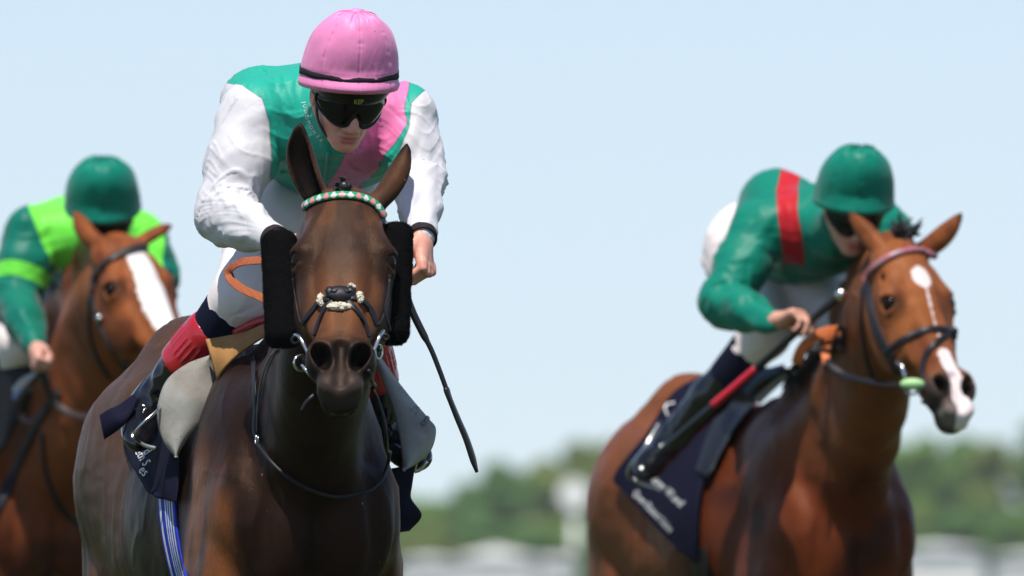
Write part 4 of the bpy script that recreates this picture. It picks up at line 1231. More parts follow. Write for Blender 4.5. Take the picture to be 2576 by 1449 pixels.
G = two_edge([((527, 893), (531, 893)), ((470, 915), (545, 935)), ((420, 955), (549, 965)), ((398, 1010), (541, 1005)), ((396, 1060), (512, 1056)), ((410, 1110), (474, 1104)), ((441, 1150), (445, 1151))],
             [(.89, .89), (.89, .88), (.89, .87), (.88, .86), (.88, .86), (.87, .86), (.86, .86)], 40, 18, .020)
m = MB().sheet(G, .005, face=True); fl = m.build('saddle_flap', M_flap, sd)
G = two_edge([((517, 853), (546, 958)), ((560, 846), (564, 926)), ((615, 834), (612, 880)), ((672, 812), (684, 836)), ((740, 800), (750, 815))], [(.84, .80), (.82, .76), (.78, .72), (.74, .68), (.72, .68)], 36, 14, .012)
m = MB().sheet(G, .006, face=True); m.build('saddle_front', M_tan, sd)
G = two_edge([((925, 870), (955, 893)), ((941, 905), (1000, 957)), ((960, 952), (1042, 1010)), ((985, 1020), (1078, 1052)), ((1000, 1080), (1097, 1080)), ((1009, 1130), (1086, 1130)), ((1012, 1170), (1052, 1165)), ((1013, 1183), (1018, 1183))],
             [(.90, .92), (.88, .91), (.86, .90), (.83, .88), (.80, .86), (.78, .84), (.77, .81), (.76, .77)], 40, 18, .03)
m = MB().sheet(G, .005, face=True); flr = m.build('saddle_flap', M_flap, sd)
bvF = tree(G.reshape(-1, 3), [[i*18+j, (i+1)*18+j, (i+1)*18+j+1, i*18+j+1] for i in range(39) for j in range(17)])
m = MB(); p = free([(590, 838, .90), (620, 824, .88), (650, 812, .86), (690, 800, .85)], 14); m.tube(p, np.linspace(.010, .016, 14), 12)
m.build('seat', M_red_patent, sd)
t = NT('pencil_mark'); t.base((.17, .165, .16)).set(rough=.8); M_pencil = t.m
def lettering(bv, txt, size, at, ang, name, mat, parent, off=.004, squeeze=1.0):
    """Print laid on the surface seen at picture point at, baseline turned ang degrees clockwise; size in picture pixels."""
    V, F = text_mesh(txt, size); ca, sa = math.cos(R(ang)), math.sin(R(ang)); W = []
    for x, y, _ in V:
        x *= squeeze; q, _n = hit(bv, at[0] + x*ca + y*sa, at[1] + x*sa - y*ca, off)
        if q is None: q = None
        W.append(q)
    good = [i for i, q in enumerate(W) if q is not None]
    if len(good) < len(W):
        mean = np.mean([W[i] for i in good], axis=0) if good else np.zeros(3)
        F = [f for f in F if all(W[i] is not None for i in f)]
        W = [mean if q is None else q for q in W]
    return mk(name, np.array(W), F, mat, parent, smooth=False)
for ch, x, y in (('A', 1009, 985), ('.', 1020, 997), ('M', 1038, 1038), ('.', 1051, 1044), ('B', 1061, 1070)):
    lettering(bvF, ch, 36 if ch != '.' else 30, (x, y), 40, 'pencilled_letter', M_pencil, flr, squeeze=.8)

# saddle cloth
M_cloth = simple('navy_cloth', (.007, .007, .020), rough=.8, spec=.08, var=.3, vscale=20, sheen=.0, bump=.001, bscale=60)
def on_body(bv, lift, default):
    def f(x, y):
        q, n_ = hit(bv, x, y, 0.0)
        if q is None: return P(x, y, default)
        d = unit(q - CAM); return q - d*lift
    return f
sc = empty('saddle_cloth', P(390, 1120, 1.0), 'navy saddle cloth with white lettering under the white flap of the dark horse', 'saddle cloth', 'saddle cloths of the racehorses')
G = pxgrid([[(352, 975), (385, 950), (420, 930), (455, 930)], [(318, 1010), (350, 1030), (400, 1060), (450, 1080)], [(304, 1070), (345, 1110), (395, 1130), (450, 1150)],
            [(322, 1150), (360, 1180), (402, 1200), (448, 1210)], [(370, 1238), (395, 1250), (420, 1258), (443, 1264)]], 40, 26, on_body(bvC, .050, 1.05))
Y_ = G[..., 1]
for _ in range(10): Y_[1:-1] = (Y_[:-2]+Y_[1:-1]*2+Y_[2:])/4; Y_[:, 1:-1] = (Y_[:, :-2]+Y_[:, 1:-1]*2+Y_[:, 2:])/4
G[..., 1] -= .010*np.sin(np.linspace(0, 9, 26))[None, :]*np.linspace(0, 1, 40)[:, None]
m = MB().sheet(G, .004, face=True); ck = m.build('cloth_panel', M_cloth, sc)
bvK = tree(G.reshape(-1, 3), [[i*26+j, (i+1)*26+j, (i+1)*26+j+1, i*26+j+1] for i in range(39) for j in range(25)])
G2 = two_edge([((336, 990), (345, 1010)), ((300, 1018), (330, 1045)), ((276, 1028), (305, 1076)), ((250, 1044), (262, 1106))], [(1.05, 1.0), (1.03, .98), (1.0, .97), (1.02, 1.0)], 22, 12, .018)
m = MB().sheet(G2, .004, face=True); m.build('cloth_corner', M_cloth, sc)
G3 = two_edge([((985, 1178), (1045, 1170)), ((985, 1215), (1037, 1222)), ((985, 1255), (1035, 1254)), ((988, 1295), (1061, 1297)), ((1000, 1340), (1030, 1336))], [(.9, .93), (.9, .95), (.92, .97), (.93, .98), (.95, .98)], 24, 10, .01)
m = MB().sheet(G3, .004, face=True); m.build('cloth_panel', M_cloth, sc)
lettering(bvK, 'n and', 34, (356, 1128), 56, 'cloth_lettering', M_print, ck, squeeze=.62)
lettering(bvK, 'n Elizabeth S', 34, (336, 1130), 58, 'cloth_lettering', M_print, ck, squeeze=.62)
lettering(bvK, 'es', 35, (358, 1194), 45, 'cloth_lettering', M_print, ck, squeeze=.7)
lettering(bvK, 'A', 48, (350, 1032), -25, 'cloth_lettering', M_print, ck, squeeze=.8)
# girth with blue and white stripes
def girth(bv, left, right, mat, parent, n=60, k=15, lift=.012, wob=.1):
    l = spline(np.array(left, float), n); r = spline(np.array(right, float), n); f = on_body(bv, lift, 1.0)
    G = np.array([[f(*(l[i]*(1-j/(k-1))+r[i]*j/(k-1))) for j in range(k)] for i in range(n)])
    a = np.tile(np.linspace(0, 1, k), (n, 1))
    return MB().sheet(G, .004, a, face=True).build('girth', mat, parent, attr='across')
t = NT('striped_webbing'); fa = t.attr('across').outputs['Fac']
B_, W_ = (.012, .03, .42), (.62, .64, .62)
t.base(t.ramp(fa, [(0, B_), (.09, W_), (.20, B_), (.40, W_), (.46, B_), (.52, W_), (.58, B_), (.64, W_), (.71, B_), (.78, W_), (.85, B_)], 'CONSTANT')).set(rough=.6, spec=.3)
t.bump(t.noise(t.coord((1, 1, 6)), 240, 2), .0005); M_girth = t.m
girth(bvC, [(394, 1215), (396, 1270), (404, 1340), (418, 1410), (434, 1475)], [(440, 1225), (441, 1285), (447, 1350), (459, 1415), (478, 1480)], M_girth, sd)
# stirrup irons
def iron(arch, tread, parent):
    o = MB().tube(free(arch, 26), .0038, 10).build('stirrup_iron', M_steel, parent)
    MB().tube(free(tread, 10), .0055, 8).build('tread', M_steel, o); return o
iron([(412, 1012, .90), (395, 1033, .86), (362, 1062, .84), (342, 1085, .85), (339, 1099, .88), (352, 1112, .92)], [(345, 1108, .93), (370, 1122, .93), (395, 1128, .93)], sd)
iron([(1046, 1118, .95), (1066, 1110, .92), (1076, 1128, .92), (1068, 1150, .93), (1050, 1162, .94), (1042, 1186, .95)], [(1042, 1186, .96), (1058, 1180, .96), (1074, 1160, .96)], sd)
# whip
M_whip = simple('black_whip', (.010, .010, .011), rough=.42, spec=.5, var=.3)
def whip(name, label, shaft, flap_, r0, r1, parent=None, bands=0):
    w = empty(name, P(*shaft[0]), label, 'whip', 'whips of the jockeys')
    p = free(shaft, 90); k = np.linspace(0, 1, 90); r = np.interp(k, (0, .45, .52, 1), (r0, r0*.92, r1, r1*.95))
    r = r*(1+.07*np.sin(k*2*np.pi*46)*(k < .5))
    MB().tube(p, r, 10).build('handle', M_whip, w)
    p = free(flap_, 24); MB().tube(p, np.interp(np.linspace(0, 1, 24), (0, .08, .30, .9, 1), (.0105, .0115, .0100, .0125, .006)), 12, up=(.9, -.3, .4), flat=.5).build('flap', M_whip, w)
    return w
whip('whip', 'black padded whip pointing down from the fist of the jockey in the pink cap', [(1022, 745, .40), (1040, 790, .40), (1062, 835, .40), (1085, 880, .40), (1105, 930, .40), (1124, 982, .40)],
     [(1122, 976, .40), (1130, 1000, .40), (1150, 1050, .41), (1175, 1110, .42), (1200, 1188, .43)], .0095, .0062)

# collar lettering, placket, chin strap and stocking mark of the centre rider
M_teal = simple('teal_silk', TEAL, rough=.42, spec=.4)
bvS = tree(*RC['SV'])
cp = spline([(764, 250), (768, 272), (775, 300), (787, 324), (804, 346), (818, 360)], 60)
for i, ch in enumerate('JUDDMONTE'):
    k = 4 + i*5.9; x, y = cp[int(k)]; dx, dy = cp[int(k)+1]-cp[int(k)-1]
    lettering(bvS, ch, 12.5, (x-2, y+2), math.degrees(math.atan2(dy, dx)), 'collar_lettering', M_print, RC['shirt'], off=.003)
m = MB(); q = [hit(bvS, x, y, .002)[0] for x, y in spline([(826, 380), (822, 405), (818, 430), (814, 452)], 14)]
m.tube(np.array([v for v in q if v is not None]), .0045, 8, up=(0, -1, 0), flat=.4); m.build('placket', M_teal, RC['shirt'])
M_harness = simple('chin_harness', (.010, .010, .014), rough=.55)
p = spline([Hc(-.082, .030, .012), Hc(-.079, -.010, .026), Hc(-.068, -.055, .036), Hc(-.040, -.092, .048), Hc(0, -.118, .055)], 24)
MB().tube(p, .007, 8, up=[Hc.vec(-1, -.3, .2)], flat=.3).build('chin_strap', M_harness, RC['body'])
st_, V_, F_ = RC['leg']['l']; bvT = tree(V_, F_)
q = [hit(bvT, x, y, .0015)[0] for x, y in ((558, 784), (572, 781), (569, 790), (575, 799), (566, 794), (559, 795))]
if all(v is not None for v in q): mk('stocking_mark', np.array(q), [[0, 1, 2], [2, 3, 4], [0, 2, 4], [0, 4, 5]], M_print, st_, smooth=False)
HAZE = .00011

# ------------------------------------------------------------------ right-hand pair
def line_dist(hl, a, b):
    a, b = np.array(a), np.array(b); ba = b-a
    h_ = np.clip(((hl[:, :2]-a)@ba)/(ba@ba), 0, 1); return np.linalg.norm(hl[:, :2]-a-h_[:, None]*ba, axis=1)
def paint_bay(hl, bl, W, ear_in, B):
    n = len(W); q = fbm(bl*[5, 3, 5], 3, 31); p = fbm(hl*[18, 8, 18], 3, 14)
    c = mixc(np.tile([.115, .026, .0085], (n, 1)), np.array([.042, .012, .007]), sstep(-.1, .6, q))
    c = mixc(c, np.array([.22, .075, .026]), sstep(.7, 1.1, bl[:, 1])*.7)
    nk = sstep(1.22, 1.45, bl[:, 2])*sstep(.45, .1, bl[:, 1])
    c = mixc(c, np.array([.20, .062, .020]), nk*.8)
    inh = (hl[:, 1] > -.05) & (hl[:, 2] > -.30) & (np.abs(hl[:, 0]) < .17) & (hl[:, 1] < .70)
    hm = inh*sstep(-.32, -.14, hl[:, 2])
    f = mixc(np.tile([.27, .088, .028], (n, 1)), np.array([.17, .052, .020]), sstep(-.2, .6, p))
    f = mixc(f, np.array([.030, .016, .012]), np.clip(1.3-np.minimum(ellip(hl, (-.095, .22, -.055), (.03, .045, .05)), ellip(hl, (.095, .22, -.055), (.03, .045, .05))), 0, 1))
    f = mixc(f, np.array([.060, .048, .044]), sstep(.44, .53, hl[:, 1] + .014*p))
    f = mixc(f, np.array([.20, .17, .15]), sstep(.575, .60, hl[:, 1])*sstep(-.10, -.06, hl[:, 2])*.8)
    c = mixc(c, f, hm)
    ed = ear_dark(W, ear_in, B, bl)
    c = mixc(c, np.array([.025, .014, .010]), sstep(.004, -.004, ed)*.8)
    for e in ear_in: c = mixc(c, np.array([.03, .018, .014]), sstep(.05, .01, np.linalg.norm(bl-e[-1], axis=1)))
    nd = np.minimum(ellip(hl, (-.045, .528, -.04), (.025, .036, .035)), ellip(hl, (.045, .528, -.04), (.025, .036, .035)))
    c = mixc(c, np.array([.010, .008, .008]), sstep(1.1, .9, nd))
    mk_ = np.maximum.reduce([.032 - np.linalg.norm((hl[:, :2]-[.002, .150])*[1, .85], axis=1), (.0035 + .0035*noise(hl*30, 3) - line_dist(hl, (.004, .17), (.0, .37))),
                             .022 + .004*noise(hl*35, 9) + .010*sstep(.52, .60, hl[:, 1]) - line_dist(hl, (-.002, .415), (.014, .62))])
    return c, np.where(hm > .3, np.where(hl[:, 2] > -.09, mk_, -.05), -.05)
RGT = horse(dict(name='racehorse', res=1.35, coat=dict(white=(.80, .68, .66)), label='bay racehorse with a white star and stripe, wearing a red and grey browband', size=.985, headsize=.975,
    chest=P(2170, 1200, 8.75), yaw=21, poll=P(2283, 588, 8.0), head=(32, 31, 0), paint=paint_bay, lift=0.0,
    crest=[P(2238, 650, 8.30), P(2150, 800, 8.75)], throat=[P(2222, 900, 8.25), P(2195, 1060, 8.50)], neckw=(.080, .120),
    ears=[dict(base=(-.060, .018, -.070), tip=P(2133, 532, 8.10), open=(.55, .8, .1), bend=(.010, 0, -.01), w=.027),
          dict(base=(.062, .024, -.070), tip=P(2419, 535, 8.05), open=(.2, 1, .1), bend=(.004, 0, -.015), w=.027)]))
GREEN = (.001, .195, .130)
Hr = rider_head(P(2146, 528, 8.30), 30, 12, 3)
Hrc = rider_head(P(2147, 508, 8.31), 14, 6, 2)
def pattern_right(V, dt, s, fr, ix, J, H, m):
    xs = V[:, 0]
    px = lambda x, Y=8.5: P(x, 500, Y)[0]
    band = .031 - np.abs(xs - np.interp(V[:, 2], [P(0, q, 8.5)[2] for q in (665, 600, 530, 470, 410)], [px(2000), px(1992), px(1982), px(1984), px(2000)]))
    band = np.where(V[:, 2] > P(0, 665, 8.5)[2], band, -.02)
    col = .045 - np.linalg.norm(V - P(2175, 650, 8.42), axis=1)
    col2 = .030 - np.linalg.norm((V - P(2215, 570, 8.6))*[1, .3, .5], axis=1)
    return {'red': np.where(ix == 2, -.02, np.maximum(band, col))}
Jr = dict(chest=P(2070, 575, 8.66), pelvis=P(1922, 618, 9.20), neck=P(2110, 575, 8.48),
          shl=P(1912, 575, 8.62), shr=P(2225, 590, 8.72), ell=P(1822, 762, 8.52), elr=P(2245, 770, 8.60),
          wrl=P(1938, 808, 8.30), wrr=P(2180, 800, 8.62), hipl=P(1872, 640, 9.18), hipr=P(1990, 640, 9.15),
          knl=P(1925, 838, 8.80), knr=P(2120, 830, 8.80), anl=P(1672, 1128, 9.02), anr=P(2120, 1130, 9.1),
          toel=P(1625, 1180, 8.90), toer=P(2140, 1190, 9.0))
RR = rider(dict(id='right', label='jockey in dark green silks with a red shoulder stripe, on the bay horse', joints=Jr, H=Hr, res=.006, cres=.0075,
    hands=[(P(1940, 808, 8.29), (1, -.35, .22), (.1, -.25, -1), (50, 55, 30), 1), (P(2180, 805, 8.62), (.3, -.8, -.4), (0, -.2, -1), (55, 70, 40), -1)],
    silk=[GREEN, (.50, .012, .020)], pattern=pattern_right, torso=(.175, .140), seed=9, stocking=M_navy,
    shirt_extra=[(P(1950, 512, 8.95), (.105, .15, .105), .06)], foot={'l': (.8, 0, -.6), 'r': (.8, 0, .6)}, sleeve=(.078, .068, .058, .036), leg=(.04, .34, .5), tone=(.62, .34, .25)))
M_green = simple('green_silk', GREEN, rough=.45, spec=.22, var=.12, vscale=16, sheen=.1, bump=.001, bscale=60)
dome_cap(Hrc, 'silk_cap', M_green, RR['body'], band=False, seed=12, amp=1.1)
peak(Hrc, RR['body']); goggles(Hr, RR['body'], M_gog)

bvR = tree(RGT['W'], RGT['F'])
rt = empty('bridle', hit(bvR, 2320, 760)[0], 'black racing bridle with a red and grey browband and a pale green bit guard', 'bridle', 'bridles of the racehorses')
m = MB(); cc = browband(m, bvR, [(2178, 708), (2195, 678), (2240, 646), (2298, 630), (2345, 640), (2374, 660)], .0105, [(.48, .03, .07), (.22, .24, .25)], .013, stripes=True)
mk('browband', np.vstack(m.V), m.F, M_brow, rt, None, {'Col': cc})
m = MB()
strap(m, bvR, [(2182, 700), (2186, 760), (2205, 832), (2245, 915), (2268, 945)], .0105, .004, 26, miss=8.0)
strap(m, bvR, [(2192, 720), (2200, 790), (2226, 860), (2250, 900)], .0085, .004, 22, miss=8.0)
strap(m, bvR, [(2172, 722), (2168, 820), (2182, 905), (2196, 955)], .0085, .004, 26, miss=8.2)
m.build('cheek_strap', M_strap, rt, split=True)
m = MB()
strap(m, bvR, [(2228, 888), (2258, 865), (2295, 843), (2345, 828), (2385, 832), (2406, 852)], .0095, .004, 30, flat=.45)
strap(m, bvR, [(2388, 838), (2360, 858), (2332, 890), (2322, 930), (2326, 990)], .0085, .004, 26, flat=.45)
m.build('crossed_noseband', M_strap, rt, split=True)
m = MB(); c, nn = hit(bvR, 2392, 836, .008, 7.75); m.ball(c, (.016, .010, .014)); m.build('noseband_centre', M_strap, rt)
m = MB(); m.tube(free([(2258, 912, 7.75), (2268, 920, 7.73), (2274, 938, 7.72), (2276, 952, 7.72)], 12), .0055, 8)
m.tube(free([(2278, 985, 7.72), (2295, 992, 7.71), (2312, 984, 7.70)], 10), .004, 8); m.build('bit', M_steel, rt, split=True)
M_guard = simple('green_rubber', (.38, .62, .28), rough=.5, spec=.3)
m = MB(); m.ball(P(2295, 966, 7.70), (.036, .018, .017), None, 20, 12); m.build('bit_guard', M_guard, rt)
m = MB(); rng = np.random.default_rng(15); c0 = RGT['hp'](.010, -.015, -.04)
for i in range(60):
    b = c0 + np.array([rng.normal(0, .016), rng.uniform(-.004, .02), rng.normal(.012, .012)]); e = rng.normal(0, 1, 3)*[.018, .008, .012] + [.006, -.004, .010]
    m.tube(spline([b, b + e*.7, b + e*1.1 + rng.normal(0, .008, 3)], 6), np.linspace(.006, .0020, 6), 5)
m.build('forelock', M_mane, RGT['body'], kind='stuff')
m = MB(); rng = np.random.default_rng(19); cpt = spline([P(2128, 835, 8.72), P(2085, 900, 8.92), P(2045, 938, 9.10), P(1998, 950, 9.25)], 90)
for i in range(90):
    b, _n = hit(bvR, *(np.array([2128, 835])*(1-i/90) + np.array([1998, 952])*(i/90)), 0.0)
    b = cpt[i] if b is None else b
    e = np.array([rng.normal(-.012, .012), -.012, rng.normal(.004, .012)])
    m.tube(spline([b - e*.3, b + e, b + e*1.8 + [0, -.004, -.03 + rng.normal(0, .012)]], 6), np.linspace(.009, .003, 6), 5)
m.build('mane', M_mane, RGT['body'], kind='stuff')
rr_ = empty('reins', P(2120, 900, 8.3), 'reins with bright orange grips running from the bay horse to the bare hand', 'reins', 'reins of the racehorses')
m = MB(); m.tube(free([(2272, 968, 7.74), (2230, 966, 7.95), (2180, 958, 8.10), (2130, 945, 8.18), (2092, 922, 8.22), (2082, 905, 8.25)], 40), .0105, 10, up=(0, -.9, .3), flat=.4)
m.tube(free([(2318, 1010, 7.76), (2345, 1026, 7.78), (2372, 1034, 7.80)], 12), .004, 8)
m.build('rein_line', M_strap, rr_, split=True)
M_orange = simple('orange_rubber', (.62, .16, .045), rough=.6, spec=.3, var=.15, vscale=60)
m = MB(); m.tube(free([(2082, 915, 8.25), (2076, 890, 8.27), (2082, 862, 8.30), (2108, 838, 8.32)], 24), .0125, 10, up=(0, -1, .15), flat=.2)
m.tube(free([(2112, 832, 8.30), (2072, 838, 8.28), (2035, 858, 8.28), (2014, 885, 8.30), (2004, 914, 8.33)], 26), .0165, 10, up=(0, -1, .1), flat=.2)
m.build('rein_grip', M_orange, rr_, split=True)
sc = empty('saddle_cloth', P(1700, 1150, 9.3), 'navy saddle cloth with blurred white lettering on the bay horse', 'saddle cloth', 'saddle cloths of the racehorses')
G = pxgrid([[(1762, 944), (1840, 942), (1920, 936), (1990, 932)], [(1690, 990), (1760, 1010), (1830, 1010), (1910, 990)], [(1625, 1090), (1690, 1100), (1750, 1110), (1822, 1090)],
            [(1545, 1195), (1620, 1200), (1700, 1190), (1778, 1180)], [(1572, 1240), (1630, 1280), (1690, 1290), (1756, 1270)], [(1690, 1370), (1710, 1385), (1730, 1400), (1750, 1420)]], 44, 26, on_body(bvR, .05, 9.5))
for _ in range(10): G[1:-1, :, 1] = (G[:-2, :, 1]+G[1:-1, :, 1]*2+G[2:, :, 1])/4; G[:, 1:-1, 1] = (G[:, :-2, 1]+G[:, 1:-1, 1]*2+G[:, 2:, 1])/4
ck = MB().sheet(G, .005, face=True).build('cloth_panel', M_cloth, sc)
bvK2 = tree(G.reshape(-1, 3), [[i*26+j, (i+1)*26+j, (i+1)*26+j+1, i*26+j+1] for i in range(43) for j in range(25)])
lettering(bvK2, 'A', 60, (1690, 1030), -62, 'cloth_lettering', M_print, ck)
lettering(bvK2, 'George VI and', 30, (1668, 1236), 42, 'cloth_lettering', M_print, ck, squeeze=.7)
lettering(bvK2, 'Queen Elizabeth Stakes', 26, (1640, 1292), 46, 'cloth_lettering', M_print, ck, squeeze=.55)
sd = empty('saddle', P(1880, 1000, 8.9), 'small black racing saddle with a pale blue pad on the bay horse', 'saddle', 'saddles of the racehorses')
fb = on_body(bvR, .075, 9.0)
G = pxgrid([[(1880, 925), (1930, 925), (1985, 925)], [(1830, 1000), (1880, 1005), (1925, 990)], [(1785, 1080), (1825, 1095), (1850, 1070)], [(1750, 1180), (1775, 1200), (1790, 1180)]], 30, 14, fb)
for _ in range(14): G[1:-1, :, 1] = (G[:-2, :, 1]+G[1:-1, :, 1]*2+G[2:, :, 1])/4; G[:, 1:-1, 1] = (G[:, :-2, 1]+G[:, 1:-1, 1]*2+G[:, 2:, 1])/4
MB().sheet(G, .006, face=True).build('saddle_flap', M_black_leather, sd)
M_blue = simple('pale_blue_pad', (.16, .27, .48), rough=.7); M_numnah = simple('off_white_pad', (.50, .48, .44), rough=.8)
m = MB(); m.tube(np.array([fb(x, y) - unit(fb(x, y)-CAM)*.015 for x, y in spline([(1872, 985), (1900, 958), (1935, 938), (1975, 926)], 16)]), .015, 8, flat=.6); m.build('saddle_pad', M_blue, sd)
m = MB(); m.tube(np.array([fb(x, y) - unit(fb(x, y)-CAM)*.010 for x, y in spline([(1905, 1010), (1935, 980), (1970, 950), (2005, 932)], 16)]), .013, 8, flat=.6); m.build('saddle_pad', M_numnah, sd)
girth(bvR, [(1735, 1380), (1742, 1420), (1748, 1480)], [(1775, 1380), (1782, 1420), (1790, 1480)], M_black_leather, sd, 20, 8, .02)
iron([(1660, 1060, 8.85), (1625, 1120, 8.80), (1590, 1165, 8.80), (1578, 1195, 8.84), (1600, 1212, 8.88)], [(1590, 1205, 8.9), (1630, 1222, 8.9), (1680, 1232, 8.9)], sd)
w = whip('whip', 'whip with a red middle and silver knob held across the green jockey\'s leg', [(2108, 748, 8.20), (2050, 798, 8.24), (1990, 850, 8.30), (1900, 928, 8.38)],
         [(1795, 1018, 8.44), (1740, 1064, 8.48), (1690, 1108, 8.52), (1640, 1150, 8.56)], .0120, .0105)
M_redgrip = simple('red_whip_binding', (.52, .012, .030), rough=.4)
MB().tube(free([(1902, 926, 8.38), (1850, 971, 8.41), (1792, 1020, 8.44)], 20), .0115, 10).build('binding', M_redgrip, w)
MB().ball(P(2116, 741, 8.19), .020).build('knob', M_steel, w)

# ------------------------------------------------------------------ left-hand pair
def paint_chestnut(hl, bl, W, ear_in, B):
    n = len(W); q = fbm(bl*[5, 3, 5], 3, 41); p = fbm(hl*[18, 8, 18], 3, 24)
    c = mixc(np.tile([.150, .040, .014], (n, 1)), np.array([.075, .022, .010]), sstep(-.1, .6, q))
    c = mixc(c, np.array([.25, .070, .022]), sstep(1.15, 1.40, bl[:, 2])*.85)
    inh = (hl[:, 1] > -.05) & (hl[:, 2] > -.30) & (np.abs(hl[:, 0]) < .17) & (hl[:, 1] < .70)
    hm = inh*sstep(-.32, -.14, hl[:, 2])
    f = mixc(np.tile([.26, .078, .024], (n, 1)), np.array([.16, .046, .018]), sstep(-.2, .6, p))
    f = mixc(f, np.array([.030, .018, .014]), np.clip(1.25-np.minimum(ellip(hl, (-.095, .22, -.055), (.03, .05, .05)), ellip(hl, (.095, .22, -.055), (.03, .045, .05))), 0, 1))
    c = mixc(c, f, hm)
    ed = ear_dark(W, ear_in, B, bl); c = mixc(c, np.array([.10, .03, .014]), sstep(.004, -.004, ed)*.7)
    hw = np.interp(hl[:, 1], (.08, .13, .25, .40, .62), (.028, .045, .051, .046, .042))
    mk_ = np.minimum(hw - np.abs(hl[:, 0]-.004) + .007*noise(hl*22, 4) + .003*noise(hl*60, 6), (hl[:, 1]-.095 + .01*noise(hl*30, 7)))
    return c, np.where(hm > .3, np.where(hl[:, 2] > -.10, mk_, -.05), -.05)
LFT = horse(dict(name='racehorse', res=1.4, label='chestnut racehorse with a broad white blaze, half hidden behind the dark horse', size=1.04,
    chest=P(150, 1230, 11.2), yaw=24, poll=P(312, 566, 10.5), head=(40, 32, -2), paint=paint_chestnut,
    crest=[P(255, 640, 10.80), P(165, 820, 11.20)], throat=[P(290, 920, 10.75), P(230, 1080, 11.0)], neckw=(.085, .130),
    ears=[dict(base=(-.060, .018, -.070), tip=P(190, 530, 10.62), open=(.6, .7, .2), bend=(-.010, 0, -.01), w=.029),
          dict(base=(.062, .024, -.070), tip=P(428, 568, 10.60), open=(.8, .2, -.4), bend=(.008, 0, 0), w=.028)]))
Hl = rider_head(P(262, 545, 10.70), 36, 4, 0); Hlc = rider_head(P(258, 522, 10.71), 20, 3, -1)
DKG = (.001, .155, .105); LIME = (.17, .78, .07)
def pattern_left(V, dt, s, fr, ix, J, H, m):
    x0, z0 = P(195, 640, 10.9)[0], P(195, 690, 10.9)[2]
    lat = V[:, 0] - P(85, 600, 10.9)[0]
    zb = np.interp(V[:, 0], [P(q, 0, 10.9)[0] for q in (60, 110, 170, 240, 320)], [P(0, q, 10.9)[2] for q in (520, 650, 700, 790, 830)])
    body = np.minimum(np.where(ix == 4, .03, dt*0 + .03), .7*(V[:, 2]-zb))
    seam = (V[:, 0] - np.interp(V[:, 2], [P(0, q, 10.9)[2] for q in (760, 640, 520, 460)], [P(q, 0, 10.9)[0] for q in (140, 118, 70, 45)]))
    right = P(412, 0, 10.9)[0] - V[:, 0]
    lime = np.minimum(np.minimum(body, seam), right*.8)
    hoop = np.where(ix == 0, .024 - np.abs(s - .155), -.03)
    return {'lime': np.maximum(np.where(ix == 2, -.03, lime), hoop)}
Jl = dict(chest=P(235, 595, 11.05), pelvis=P(150, 640, 11.70), neck=P(258, 590, 10.88),
          shl=P(80, 588, 10.98), shr=P(348, 615, 11.02), ell=P(40, 752, 10.90), elr=P(382, 700, 10.95),
          wrl=P(88, 868, 10.62), wrr=P(300, 820, 10.70), hipl=P(110, 690, 11.62), hipr=P(220, 690, 11.62),
          knl=P(50, 860, 11.15), knr=P(280, 850, 11.15), anl=P(-100, 1120, 11.40), anr=P(330, 1120, 11.40),
          toel=P(-140, 1180, 11.28), toer=P(350, 1180, 11.28))
RL = rider(dict(id='left', label='jockey in lime and dark green silks with a dark green cap, behind the chestnut horse', joints=Jl, H=Hl, res=.0062, cres=.0078,
    hands=[(P(88, 872, 10.60), (.15, -.75, -.8), (1, .1, -.3), (75, 88, 50), 1, .85), (P(300, 822, 10.70), (-.5, -.8, -.1), (0, -.2, -1), (60, 75, 40), -1)],
    silk=[DKG, LIME], pattern=pattern_left, torso=(.195, .150), seed=15, stocking=M_navy,
    foot={'l': (.8, 0, -.6), 'r': (.8, 0, .6)}, sleeve=(.084, .074, .062, .038), leg=(.04, .30, .5), tone=(.62, .34, .27)))
dome_cap(Hlc, 'silk_cap', M_green, RL['body'], band=False, seed=22, amp=.9)
peak(Hlc, RL['body']); goggles(Hl, RL['body'], M_gog)
bvL = tree(LFT['W'], LFT['F'])
M_brown = simple('brown_leather', (.035, .022, .020), rough=.45, spec=.4, var=.25)
rt = empty('bridle', hit(bvL, 330, 700)[0], 'plain dark leather bridle on the chestnut horse with the blaze', 'bridle', 'bridles of the racehorses')
m = MB(); strap(m, bvL, [(236, 735), (240, 695), (268, 662), (310, 637), (365, 622), (412, 632)], .0125, .006, 40, flat=.5); m.build('browband', M_brown, rt)
m = MB(); strap(m, bvL, [(236, 720), (238, 770), (262, 840), (300, 905), (340, 945)], .0105, .004, 30, miss=10.5)
strap(m, bvL, [(228, 740), (226, 830), (246, 900), (275, 950)], .009, .004, 26, miss=10.6); m.build('cheek_strap', M_strap, rt, split=True)
m = MB(); c, nn = hit(bvL, 256, 800, .008, 10.5); m.ball(c, .012); m.build('buckle', M_steel, rt)
rr_ = empty('reins', P(120, 1000, 10.8), 'brown leather reins and breast strap of the chestnut horse', 'reins', 'reins of the racehorses')
m = MB(); m.tube(free([(330, 1010, 10.4), (260, 1046, 10.55), (190, 1045, 10.62), (140, 1015, 10.65), (115, 965, 10.62), (100, 910, 10.60)], 40), .012, 10, up=(0, -1, .2), flat=.4)
m.tube(free([(112, 930, 10.60), (70, 975, 10.66), (44, 1015, 10.70), (52, 1050, 10.72), (88, 1058, 10.70), (112, 1030, 10.7)], 30), .010, 10, up=(0, -1, .2), flat=.4)
m.build('rein_line', M_brown, rr_, split=True)
m = MB(); strap(m, bvL, [(152, 985), (112, 1040), (70, 1120), (38, 1190), (-10, 1290)], .016, .006, 30, miss=11.4); m.build('breast_strap', M_strap, rr_)
